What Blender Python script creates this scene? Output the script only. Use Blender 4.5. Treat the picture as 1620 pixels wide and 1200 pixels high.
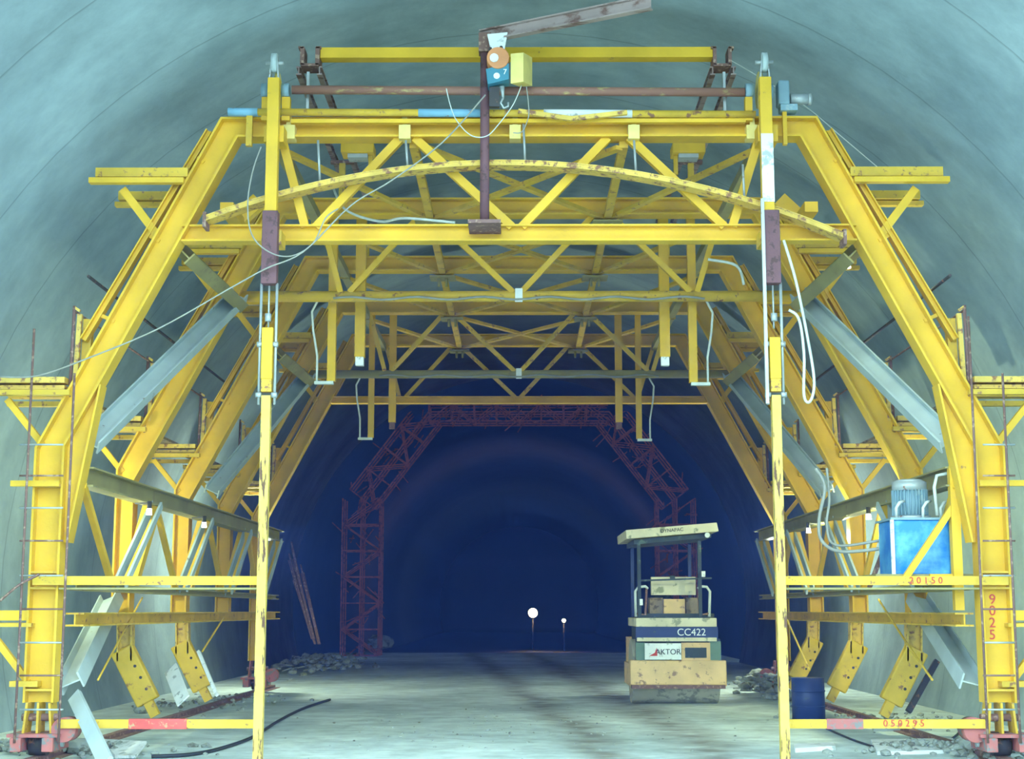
import bpy, bmesh, math, random
from mathutils import Vector, Matrix
random.seed(7)
S = bpy.context.scene
COL = S.collection
for o in list(bpy.data.objects):
    bpy.data.objects.remove(o)

# ---------------------------------------------------------------- camera
FPX = 2400.0
CH = 1.6
PITCH = math.atan(365/FPX)
YAW = math.atan(11/FPX)
cam = bpy.data.cameras.new('camera'); camo = bpy.data.objects.new('camera', cam); COL.objects.link(camo)
cam.sensor_fit = 'HORIZONTAL'; cam.sensor_width = 36; cam.lens = 36*FPX/1620
cam.clip_end = 400
camo.location = (0, 0, CH); camo.rotation_euler = (math.pi/2+PITCH, 0, YAW)
S.camera = camo
RC = Matrix.Rotation(YAW, 3, 'Z') @ Matrix.Rotation(math.pi/2+PITCH, 3, 'X')

def K(px, py, Y):
    """point on the plane at distance Y measured at photo pixel px, py"""
    d = RC @ Vector(((px-810)/FPX, -(py-600)/FPX, -1))
    t = Y/d.y
    return Vector((d.x*t, Y, CH+d.z*t))

# ---------------------------------------------------------------- world, exposure
W = bpy.data.worlds.new('overcast_sky'); S.world = W; W.use_nodes = True
nt = W.node_tree; nt.nodes.clear()
out = nt.nodes.new('ShaderNodeOutputWorld'); bg = nt.nodes.new('ShaderNodeBackground')
tc = nt.nodes.new('ShaderNodeTexCoord'); sx = nt.nodes.new('ShaderNodeSeparateXYZ')
rp = nt.nodes.new('ShaderNodeValToRGB')
rp.color_ramp.elements[0].position = 0.0; rp.color_ramp.elements[0].color = (0.52, 0.78, 0.88, 1)
rp.color_ramp.elements[1].position = 0.7; rp.color_ramp.elements[1].color = (0.60, 0.88, 1.0, 1)
nt.links.new(tc.outputs['Generated'], sx.inputs[0]); nt.links.new(sx.outputs['Z'], rp.inputs[0])
nt.links.new(rp.outputs[0], bg.inputs[0]); bg.inputs[1].default_value = 8.2
nt.links.new(bg.outputs[0], out.inputs[0])
S.view_settings.view_transform = 'Standard'; S.view_settings.look = 'None'
S.view_settings.gamma = 1; S.view_settings.use_curve_mapping = False
S.view_settings.exposure = 0.0
try:
    S.cycles.max_bounces = 8; S.cycles.diffuse_bounces = 5
    S.cycles.sample_clamp_indirect = 4; S.cycles.use_denoising = True
except Exception:
    pass

# ---------------------------------------------------------------- materials
def lin(r, g, b):
    f = lambda c: (c/255/12.92) if c/255 <= .04045 else ((c/255+.055)/1.055)**2.4
    return (f(r), f(g), f(b), 1)

def mat(name, base, rough=.55, dirt=None, amt=0.0, scale=6.0, metal=0.0, var=.12, bump=.1, sharp=.06, stretch=None):
    m = bpy.data.materials.new(name); m.use_nodes = True
    n = m.node_tree.nodes; L = m.node_tree.links
    b = n['Principled BSDF']
    b.inputs['Roughness'].default_value = rough; b.inputs['Metallic'].default_value = metal; b.inputs['Specular IOR Level'].default_value = .35
    t = n.new('ShaderNodeTexCoord')
    a = n.new('ShaderNodeTexNoise'); a.inputs['Scale'].default_value = scale*.35; a.inputs['Detail'].default_value = 3
    L.new(t.outputs['Object'], a.inputs['Vector'])
    r = n.new('ShaderNodeValToRGB')
    r.color_ramp.elements[0].position = .3; r.color_ramp.elements[1].position = .7
    r.color_ramp.elements[0].color = tuple(c*(1-var*1.5) for c in base[:3])+(1,)
    r.color_ramp.elements[1].color = tuple(min(1, c*(1+var)) for c in base[:3])+(1,)
    L.new(a.outputs['Fac'], r.inputs[0])
    src = r.outputs[0]
    if dirt is not None and amt > 0:
        d = n.new('ShaderNodeTexNoise'); d.inputs['Scale'].default_value = scale; d.inputs['Detail'].default_value = 8
        d.inputs['Roughness'].default_value = .65
        if stretch:
            sm = n.new('ShaderNodeMapping'); sm.inputs['Scale'].default_value = stretch
            L.new(t.outputs['Object'], sm.inputs[0]); L.new(sm.outputs[0], d.inputs['Vector'])
        else: L.new(t.outputs['Object'], d.inputs['Vector'])
        q = n.new('ShaderNodeValToRGB')
        p0 = .72-amt*.5
        q.color_ramp.elements[0].position = p0; q.color_ramp.elements[1].position = p0+sharp
        L.new(d.outputs['Fac'], q.inputs[0])
        mx = n.new('ShaderNodeMixRGB'); mx.inputs[2].default_value = dirt
        L.new(q.outputs[0], mx.inputs[0]); L.new(src, mx.inputs[1]); src = mx.outputs[0]
    L.new(src, b.inputs['Base Color'])
    if bump:
        e = n.new('ShaderNodeTexNoise'); e.inputs['Scale'].default_value = scale*6; e.inputs['Detail'].default_value = 4
        L.new(t.outputs['Object'], e.inputs['Vector'])
        k = n.new('ShaderNodeBump'); k.inputs['Strength'].default_value = bump; k.inputs['Distance'].default_value = .02
        L.new(e.outputs['Fac'], k.inputs['Height']); L.new(k.outputs[0], b.inputs['Normal'])
    return m

RUST = lin(140, 98, 72)
M = {}
M['yellow'] = mat('yellow_paint', (.72, .435, .03, 1), .65, RUST, .08, 5)
M['yellow_worn'] = mat('worn_yellow_paint', (.66, .42, .045, 1), .68, RUST, .26, 9)
M['yellow_rusty'] = mat('rusty_yellow_paint', (.70, .47, .09, 1), .6, RUST, .40, 12, sharp=.1)
M['mast'] = mat('mast_paint_with_rust_runs', (.70, .50, .10, 1), .65, lin(96, 66, 50), .36, 16, stretch=(1, 1, .14), sharp=.05)
M['shaft'] = mat('rusty_pinkish_shaft', (.52, .40, .16, 1), .6, lin(150, 108, 92), .75, 14, stretch=(.35, 1, 1), sharp=.1)
M['jib'] = mat('weathered_grey_brown_steel', lin(158, 140, 136), .6, lin(112, 84, 78), .45, 7, stretch=(.4, 1, 1), sharp=.12)
M['olive'] = mat('dirty_ochre_paint', (.32, .28, .11, 1), .65, lin(128, 112, 84), .3, 4, sharp=.2)
M['grey'] = mat('grey_blue_paint', (.42, .50, .50, 1), .5, lin(120, 110, 95), .12, 5)
M['rust'] = mat('rusty_steel', lin(122, 92, 84), .7, lin(168, 140, 120), .35, 14)
M['rust_dark'] = mat('dark_red_rusty_steel', lin(112, 78, 82), .7, lin(86, 62, 60), .35, 10)
M['rebar'] = mat('red_rebar', lin(165, 88, 54), .8, lin(112, 62, 44), .4, 6)
M['steel'] = mat('pale_galvanised_steel', lin(170, 178, 178), .4, RUST, .2, 12, metal=.3)
M['darksteel'] = mat('dark_steel', lin(62, 60, 60), .6, RUST, .3, 9)
M['red'] = mat('faded_red_paint', lin(205, 84, 78), .6, lin(180, 150, 110), .3, 16)
M['redbrown'] = mat('red_oxide_paint', lin(176, 104, 98), .65, lin(120, 120, 118), .4, 8)
M['white'] = mat('white_sheet', lin(232, 236, 234), .5, lin(170, 176, 172), .3, 6)
M['rope'] = mat('grey_rope', lin(150, 150, 140), .8, None, 0, 20)
M['ropepale'] = mat('pale_cable', lin(205, 212, 205), .6, None, 0, 20)
M['cable'] = mat('black_cable', lin(48, 52, 56), .6, None, 0, 20)
M['blue'] = mat('blue_paint_with_reflections', lin(38, 132, 225), .28, lin(120, 200, 240), .6, 2.5, sharp=.25)  # pale cyan blotches paint reflections into the tank colour
M['bluepipe'] = mat('pale_blue_paint', lin(130, 180, 205), .5, RUST, .25, 9)
M['navy'] = mat('navy_plastic', lin(38, 58, 110), .5, lin(60, 80, 90), .2, 6)
M['motor'] = mat('blue_grey_cast_metal', lin(130, 160, 172), .5, lin(160, 180, 180), .3, 8)
M['teal'] = mat('teal_metal_box', lin(62, 130, 150), .5, None, 0, 8)
M['orange'] = mat('orange_metal', lin(214, 142, 92), .5, lin(190, 120, 90), .3, 10)
M['creambox'] = mat('cream_yellow_metal', lin(226, 205, 120), .5, RUST, .12, 10)
M['rolleryellow'] = mat('faded_ochre_machine_paint', lin(228, 190, 134), .6, lin(160, 124, 96), .28, 7)
M['rollercanopy'] = mat('dusty_cream_paint', lin(218, 208, 176), .6, lin(150, 150, 120), .3, 6)
M['rollerdark'] = mat('dark_machine_paint', lin(52, 66, 72), .6, lin(90, 110, 100), .3, 6)
M['rollergreen'] = mat('dusty_green_grey_paint', lin(110, 138, 122), .6, None, 0, 6)
M['drum'] = mat('dusty_steel_drum', lin(184, 180, 160), .6, lin(140, 138, 124), .35, 5)
M['black'] = mat('black_lettering', lin(25, 25, 30), .6, bump=0)
M['redletter'] = mat('red_lettering', lin(196, 70, 60), .6, bump=0)
M['whiteletter'] = mat('white_lettering', lin(235, 240, 240), .6, bump=0)
M['rock'] = mat('grey_rubble_stone', lin(150, 156, 148), .9, lin(110, 110, 100), .4, 5, bump=.5)
M['wood'] = mat('grey_brown_timber', lin(150, 134, 108), .8, lin(105, 92, 76), .4, 8)

def emis(name, col, s):
    m = bpy.data.materials.new(name); m.use_nodes = True
    b = m.node_tree.nodes['Principled BSDF']
    b.inputs['Base Color'].default_value = (.8, .8, .8, 1)
    b.inputs['Emission Color'].default_value = col; b.inputs['Emission Strength'].default_value = s
    return m
M['bulb'] = emis('lit_white_bulb', (1, 1, .9, 1), 9)
M['flood'] = emis('lit_sodium_lamp', (1, .78, .5, 1), 60)

def concrete(name, c1, c2, joints=True, rough=.75, ringlen=2.2):
    m = bpy.data.materials.new(name); m.use_nodes = True
    n = m.node_tree.nodes; L = m.node_tree.links; b = n['Principled BSDF']
    b.inputs['Roughness'].default_value = rough
    t = n.new('ShaderNodeTexCoord')
    a = n.new('ShaderNodeTexNoise'); a.inputs['Scale'].default_value = .35; a.inputs['Detail'].default_value = 7
    a.inputs['Roughness'].default_value = .6
    L.new(t.outputs['Object'], a.inputs['Vector'])
    r = n.new('ShaderNodeValToRGB'); r.color_ramp.elements[0].position = .32; r.color_ramp.elements[1].position = .68
    r.color_ramp.elements[0].color = c1; r.color_ramp.elements[1].color = c2
    L.new(a.outputs['Fac'], r.inputs[0]); src = r.outputs[0]
    # streaks running around the ring
    mp = n.new('ShaderNodeMapping'); mp.inputs['Scale'].default_value = (.3, 2.2, .3)
    L.new(t.outputs['Object'], mp.inputs[0])
    s2 = n.new('ShaderNodeTexNoise'); s2.inputs['Scale'].default_value = .8; s2.inputs['Detail'].default_value = 5
    L.new(mp.outputs[0], s2.inputs['Vector'])
    r2 = n.new('ShaderNodeValToRGB'); r2.color_ramp.elements[0].position = .35; r2.color_ramp.elements[1].position = .62
    r2.color_ramp.elements[0].color = (.9, .9, .9, 1); r2.color_ramp.elements[1].color = (1, 1, 1, 1)
    L.new(s2.outputs['Fac'], r2.inputs[0])
    mx = n.new('ShaderNodeMixRGB'); mx.blend_type = 'MULTIPLY'; mx.inputs[0].default_value = 1
    L.new(src, mx.inputs[1]); L.new(r2.outputs[0], mx.inputs[2]); src = mx.outputs[0]
    if joints:
        sp = n.new('ShaderNodeSeparateXYZ'); L.new(t.outputs['Object'], sp.inputs[0])
        dv = n.new('ShaderNodeMath'); dv.operation = 'DIVIDE'; dv.inputs[1].default_value = ringlen
        L.new(sp.outputs['Y'], dv.inputs[0])
        fr = n.new('ShaderNodeMath'); fr.operation = 'FRACT'; L.new(dv.outputs[0], fr.inputs[0])
        r3 = n.new('ShaderNodeValToRGB'); r3.color_ramp.interpolation = 'LINEAR'
        r3.color_ramp.elements[0].position = .0; r3.color_ramp.elements[0].color = (.42, .42, .42, 1)
        r3.color_ramp.elements[1].position = .02; r3.color_ramp.elements[1].color = (1, 1, 1, 1)
        L.new(fr.outputs[0], r3.inputs[0])
        m3 = n.new('ShaderNodeMixRGB'); m3.blend_type = 'MULTIPLY'; m3.inputs[0].default_value = .7
        L.new(src, m3.inputs[1]); L.new(r3.outputs[0], m3.inputs[2]); src = m3.outputs[0]
    L.new(src, b.inputs['Base Color'])
    e = n.new('ShaderNodeTexNoise'); e.inputs['Scale'].default_value = 9; e.inputs['Detail'].default_value = 6
    L.new(t.outputs['Object'], e.inputs['Vector'])
    k = n.new('ShaderNodeBump'); k.inputs['Strength'].default_value = .25; k.inputs['Distance'].default_value = .03
    L.new(e.outputs['Fac'], k.inputs['Height']); L.new(k.outputs[0], b.inputs['Normal'])
    return m
M['lining'] = concrete('smooth_cast_concrete', lin(104, 122, 126), lin(142, 160, 162))
M['navy_gloom'] = concrete('wall_painted_navy_gloom', (.012, .022, .07, 1), (.02, .035, .1, 1), rough=.6, ringlen=4)  # navy darkness of the deep tunnel painted into the wall colour
M['floor'] = concrete('dusty_rough_floor', lin(168, 184, 180), lin(228, 240, 234), joints=False, rough=.8)
M['earth'] = concrete('dark_earth_outside', lin(90, 92, 84), lin(120, 122, 112), joints=False, rough=.9)
M['unlit_mud'] = concrete('mud_painted_unlit_dark', (.012, .02, .05, 1), (.02, .03, .07, 1), joints=False)  # mud beyond the slab, its unlit darkness painted into the colour

# tyre tracks on the floor: darker bands of trodden dirt
def add_tracks(m):
    n = m.node_tree.nodes; L = m.node_tree.links; b = n['Principled BSDF']
    src = b.inputs['Base Color'].links[0].from_socket
    t = n.new('ShaderNodeTexCoord'); sp = n.new('ShaderNodeSeparateXYZ'); L.new(t.outputs['Object'], sp.inputs[0])
    w = n.new('ShaderNodeTexNoise'); w.inputs['Scale'].default_value = .22; w.inputs['Detail'].default_value = 2
    L.new(t.outputs['Object'], w.inputs['Vector'])
    w2 = n.new('ShaderNodeMath'); w2.operation = 'MULTIPLY_ADD'; w2.inputs[1].default_value = .9; w2.inputs[2].default_value = -.45
    L.new(w.outputs['Fac'], w2.inputs[0])
    ad = n.new('ShaderNodeMath'); ad.operation = 'ADD'; L.new(sp.outputs['X'], ad.inputs[0]); L.new(w2.outputs[0], ad.inputs[1])
    acc = None
    for x0, wd, sl in ((-1.2, .55, -.07), (.85, .6, -.045)):
        yy = n.new('ShaderNodeMath'); yy.operation = 'MULTIPLY_ADD'; yy.inputs[1].default_value = sl; yy.inputs[2].default_value = x0-sl*16; L.new(sp.outputs['Y'], yy.inputs[0])
        s = n.new('ShaderNodeMath'); s.operation = 'SUBTRACT'; L.new(ad.outputs[0], s.inputs[0]); L.new(yy.outputs[0], s.inputs[1])
        a = n.new('ShaderNodeMath'); a.operation = 'ABSOLUTE'; L.new(s.outputs[0], a.inputs[0])
        r = n.new('ShaderNodeMapRange'); r.inputs['From Min'].default_value = .05; r.inputs['From Max'].default_value = wd
        r.inputs['To Min'].default_value = .8; r.inputs['To Max'].default_value = 0
        L.new(a.outputs[0], r.inputs['Value'])
        if acc is None: acc = r.outputs[0]
        else:
            mxm = n.new('ShaderNodeMath'); mxm.operation = 'MAXIMUM'; L.new(acc, mxm.inputs[0]); L.new(r.outputs[0], mxm.inputs[1]); acc = mxm.outputs[0]
    g = n.new('ShaderNodeTexNoise'); g.inputs['Scale'].default_value = 2.5; g.inputs['Detail'].default_value = 6
    L.new(t.outputs['Object'], g.inputs['Vector'])
    ml = n.new('ShaderNodeMath'); ml.operation = 'MULTIPLY'; L.new(acc, ml.inputs[0])
    gg = n.new('ShaderNodeMapRange'); gg.inputs['From Min'].default_value = .2; gg.inputs['From Max'].default_value = .6
    L.new(g.outputs['Fac'], gg.inputs['Value']); L.new(gg.outputs[0], ml.inputs[1])
    mx = n.new('ShaderNodeMixRGB'); mx.inputs[2].default_value = lin(120, 112, 92)
    L.new(ml.outputs[0], mx.inputs[0]); L.new(src, mx.inputs[1]); L.new(mx.outputs[0], b.inputs['Base Color'])
add_tracks(M['floor'])
def add_speckle(m, sc, lo_, hi_, p0, p1):
    n = m.node_tree.nodes; L = m.node_tree.links; b = n['Principled BSDF']; src = b.inputs['Base Color'].links[0].from_socket
    t = n.new('ShaderNodeTexCoord'); a = n.new('ShaderNodeTexNoise'); a.inputs['Scale'].default_value = sc; a.inputs['Detail'].default_value = 8; a.inputs['Roughness'].default_value = .7
    L.new(t.outputs['Object'], a.inputs['Vector'])
    r = n.new('ShaderNodeMapRange'); r.inputs['From Min'].default_value = p0; r.inputs['From Max'].default_value = p1; r.inputs['To Min'].default_value = lo_; r.inputs['To Max'].default_value = hi_
    L.new(a.outputs['Fac'], r.inputs['Value'])
    mx = n.new('ShaderNodeMixRGB'); mx.blend_type = 'MULTIPLY'; mx.inputs[0].default_value = 1; L.new(src, mx.inputs[1]); L.new(r.outputs[0], mx.inputs[2]); L.new(mx.outputs[0], b.inputs['Base Color'])
add_speckle(M['floor'], 2.2, .72, 1.08, .35, .6)
add_speckle(M['lining'], 1.6, .86, 1.06, .35, .62)

# ---------------------------------------------------------------- mesh builder
class MB:
    def __init__(s): s.bm = bmesh.new()
    def face(s, vs, smooth=False):
        try:
            f = s.bm.faces.new(vs); f.smooth = smooth
        except ValueError: pass
    def hexa(s, a, b):                                   # two rings joined and capped
        va = [s.bm.verts.new(p) for p in a]; vb = [s.bm.verts.new(p) for p in b]; n = len(a)
        s.face(va[::-1]); s.face(vb)
        for i in range(n): s.face((va[i], va[(i+1) % n], vb[(i+1) % n], vb[i]))
        return s
    def prism(s, poly, y0, y1):
        return s.hexa([Vector((x, y0, z)) for x, z in poly], [Vector((x, y1, z)) for x, z in poly])
    def box(s, a, b):
        x0, x1 = sorted((a[0], b[0])); y0, y1 = sorted((a[1], b[1])); z0, z1 = sorted((a[2], b[2]))
        return s.prism([(x0, z0), (x1, z0), (x1, z1), (x0, z1)], y0, y1)
    def pbox(s, px0, py0, px1, py1, Y, d):
        return s.box(K(px0, py0, Y), K(px1, py1, Y)+Vector((0, d, 0)))
    def bar(s, p0, p1, w, h, side=(0, 1, 0)):            # w along side, h across
        p0 = Vector(p0); p1 = Vector(p1); ax = (p1-p0).normalized()
        sd = Vector(side); sd = (sd-ax*sd.dot(ax)).normalized(); up = ax.cross(sd)
        c = [sd*w/2+up*h/2, -sd*w/2+up*h/2, -sd*w/2-up*h/2, sd*w/2-up*h/2]
        return s.hexa([p0+q for q in c], [p1+q for q in c])
    def ib(s, p0, p1, h, b, tw=.02, tf=.022, side=(0, 1, 0)):
        p0 = Vector(p0); p1 = Vector(p1); ax = (p1-p0).normalized()
        sd = Vector(side); sd = (sd-ax*sd.dot(ax)).normalized(); up = ax.cross(sd)
        s.bar(p0, p1, tw, h-2*tf, side)
        for q in (1, -1):
            o = up*(h/2-tf/2)*q; s.bar(p0+o, p1+o, b, tf, side)
        return s
    def cyl(s, p0, p1, r, n=14, r2=None):
        p0 = Vector(p0); p1 = Vector(p1); ax = (p1-p0).normalized(); r2 = r if r2 is None else r2
        sd = Vector((0, 0, 1)) if abs(ax.z) < .9 else Vector((1, 0, 0))
        sd = (sd-ax*sd.dot(ax)).normalized(); up = ax.cross(sd)
        va = []; vb = []
        for i in range(n):
            a = 2*math.pi*i/n; d = sd*math.cos(a)+up*math.sin(a)
            va.append(s.bm.verts.new(p0+d*r)); vb.append(s.bm.verts.new(p1+d*r2))
        s.face(va[::-1]); s.face(vb)
        for i in range(n): s.face((va[i], va[(i+1) % n], vb[(i+1) % n], vb[i]), True)
        return s
    def tube(s, pts, r, n=7):
        pts = [Vector(p) for p in pts]; prev = None; up0 = None
        for i, p in enumerate(pts):
            ax = (pts[min(i+1, len(pts)-1)]-pts[max(i-1, 0)]).normalized()
            if up0 is None: up0 = Vector((0, 0, 1)) if abs(ax.z) < .9 else Vector((1, 0, 0))
            sd = (up0-ax*up0.dot(ax)).normalized(); up0 = sd; w = ax.cross(sd)
            ring = [s.bm.verts.new(p+(sd*math.cos(2*math.pi*k/n)+w*math.sin(2*math.pi*k/n))*r) for k in range(n)]
            if prev:
                for k in range(n): s.face((prev[k], prev[(k+1) % n], ring[(k+1) % n], ring[k]), True)
            else: s.face(ring[::-1])
            prev = ring
        s.face(prev); return s
    def done(s, name, m, parent=None, bevel=0):
        bmesh.ops.recalc_face_normals(s.bm, faces=s.bm.faces)
        if parent is not None:
            off = Vector(parent.location); q = parent
            while q.parent: q = q.parent; off += Vector(q.location)
        else:
            xs = [v.co for v in s.bm.verts]
            off = Vector(((min(v.x for v in xs)+max(v.x for v in xs))/2, (min(v.y for v in xs)+max(v.y for v in xs))/2, min(v.z for v in xs)))
        for v in s.bm.verts: v.co -= off
        me = bpy.data.meshes.new(name); s.bm.to_mesh(me); s.bm.free()
        me.materials.append(M[m] if isinstance(m, str) else m)
        o = bpy.data.objects.new(name, me); COL.objects.link(o)
        if parent is not None: o.parent = parent
        else: o.location = off
        if bevel:
            b = o.modifiers.new('bevel', 'BEVEL'); b.width = bevel; b.segments = 2; b.limit_method = 'ANGLE'
        return o

def tag(o, label, cat, group=None):
    o['label'] = label; o['category'] = cat
    if group: o['group'] = group
    return o
def thing(name, label, cat, loc, group=None):
    o = bpy.data.objects.new(name, None); COL.objects.link(o); o.location = loc; o.empty_display_size = .2
    return tag(o, label, cat, group)
def solo(name, mb, m, label, cat, group=None, bevel=0):
    return tag(mb.done(name, m, None, bevel), label, cat, group)
def struct(name, mb, m):
    o = mb.done(name, m); o['kind'] = 'structure'; return o

# ---------------------------------------------------------------- tunnel shell, floor
def shell(name, R, cz, y0, y1, m, th=.5, steps=20, zb=-.6):
    a0 = -math.asin((cz-zb)/R)
    mb = MB(); n = 56
    prof = [(R*math.cos(a0+(math.pi-2*a0)*i/n), cz+R*math.sin(a0+(math.pi-2*a0)*i/n)) for i in range(n+1)]
    prof2 = [((R+th)*math.cos(a0+(math.pi-2*a0)*i/n), cz+(R+th)*math.sin(a0+(math.pi-2*a0)*i/n)) for i in range(n+1)]
    def grid(pr, ys):
        rows = [[mb.bm.verts.new((x, y, z)) for x, z in pr] for y in ys]
        for a, b in zip(rows, rows[1:]):
            for i in range(n): mb.face((a[i], a[i+1], b[i+1], b[i]), True)
        return rows
    ys = [y0, y1]
    A = grid(prof, ys); B = grid(prof2, ys)
    for e in (0, -1):
        for i in range(n): mb.face((A[e][i], A[e][i+1], B[e][i+1], B[e][i]))
    return struct(name, mb, m)
Y1 = 16.7; SP = 3.42
FY = [Y1+SP*k for k in range(5)]
RL, CZ = 7.1, 1.9
LIN0, LIN1, FARY = 11.5, 48.0, 150.0
shell('ceiling', RL, CZ, LIN0, LIN1, 'lining')
shell('ceiling_beyond', 7.75, 2.0, LIN1+.01, FARY, 'navy_gloom', .4)
struct('wall_far', MB().box((-9, FARY, -1), (9, FARY+.5, 11)), 'navy_gloom')
fl = MB()
fl.box((-7.3, 8, -.5), (7.3, 59, 0)); struct('floor_outside', MB().box((-60, -60, -.5), (60, 7.99, 0)), 'earth')
struct('floor', fl, 'floor')
struct('floor_beyond', MB().box((-8, 59, -1.2), (8, FARY, -.55)), 'unlit_mud')

hz = bpy.data.materials.new('thin_blue_dust_haze'); hz.use_nodes = True
hn = hz.node_tree; hn.nodes.clear(); ho = hn.nodes.new('ShaderNodeOutputMaterial'); hv = hn.nodes.new('ShaderNodeVolumeScatter')
hv.inputs['Color'].default_value = (.10, .22, 1, 1); hv.inputs['Density'].default_value = HAZE = .006
hn.links.new(hv.outputs[0], ho.inputs['Volume'])
hb = MB().box((-6.3, LIN0+.2, .02), (6.3, 148, 6.2)).done('dust_haze', hz); hb['kind'] = 'stuff'; hb['label'] = 'thin blue dust haze hanging in the tunnel air'; hb['category'] = 'haze'

# ---------------------------------------------------------------- gantry frames
def HX(px, py, Y=Y1):
    p = K(px, py, Y); return (abs(p.x), p.z)
A_ = HX(366, 206); B_ = HX(84, 708); C_ = (B_[0]+.0, K(76, 1110, Y1).z)
HC, HR, HT = .33, .285, .235                               # column, rafter and chord depths
poly = [(-C_[0], C_[1]), (-B_[0], B_[1]), (-A_[0], A_[1]), (A_[0], A_[1]), (B_[0], B_[1]), (C_[0], C_[1])]
hs = [HC, HR, HT, HR, HC]
def offs(pts, hs, sgn, inset):
    lines = []
    for i in range(len(pts)-1):
        p = Vector(pts[i]); q = Vector(pts[i+1]); d = (q-p).normalized(); nrm = Vector((-d.y, d.x))
        o = nrm*(hs[i]/2-inset)*sgn; lines.append((p+o, q+o, d))
    res = [lines[0][0]]
    for a, b in zip(lines, lines[1:]):
        den = a[2].x*b[2].y-a[2].y*b[2].x
        if abs(den) < 1e-6: res.append(a[1]); continue
        w = b[0]-a[0]; t = (w.x*b[2].y-w.y*b[2].x)/den; res.append(a[0]+a[2]*t)
    res.append(lines[-1][1]); return res
def seg_ib(mb, pts, hs, idx, Y, b=.26, tw=.02, tf=.024):
    o1 = offs(pts, hs, 1, 0); o2 = offs(pts, hs, 1, tf); i2 = offs(pts, hs, -1, tf); i1 = offs(pts, hs, -1, 0)
    for i in idx:
        q = lambda u, v: [tuple(u[i]), tuple(u[i+1]), tuple(v[i+1]), tuple(v[i])]
        mb.prism(q(o2, i2), Y-tw/2, Y+tw/2); mb.prism(q(o1, o2), Y-b/2, Y+b/2); mb.prism(q(i2, i1), Y-b/2, Y+b/2)
    return mb
ORD = ['nearest', 'second', 'third', 'fourth', 'farthest']
ZB = (K(500, 358, Y1).z+K(500, 384, Y1).z)/2               # bottom chord height
HB = K(500, 358, Y1).z-K(500, 384, Y1).z
def rafter_x(z): t = (z-B_[1])/(A_[1]-B_[1]); return B_[0]+(A_[0]-B_[0])*t
XT = [K(p, 215, Y1).x for p in (447, 637, 975, 1200)]
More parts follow.
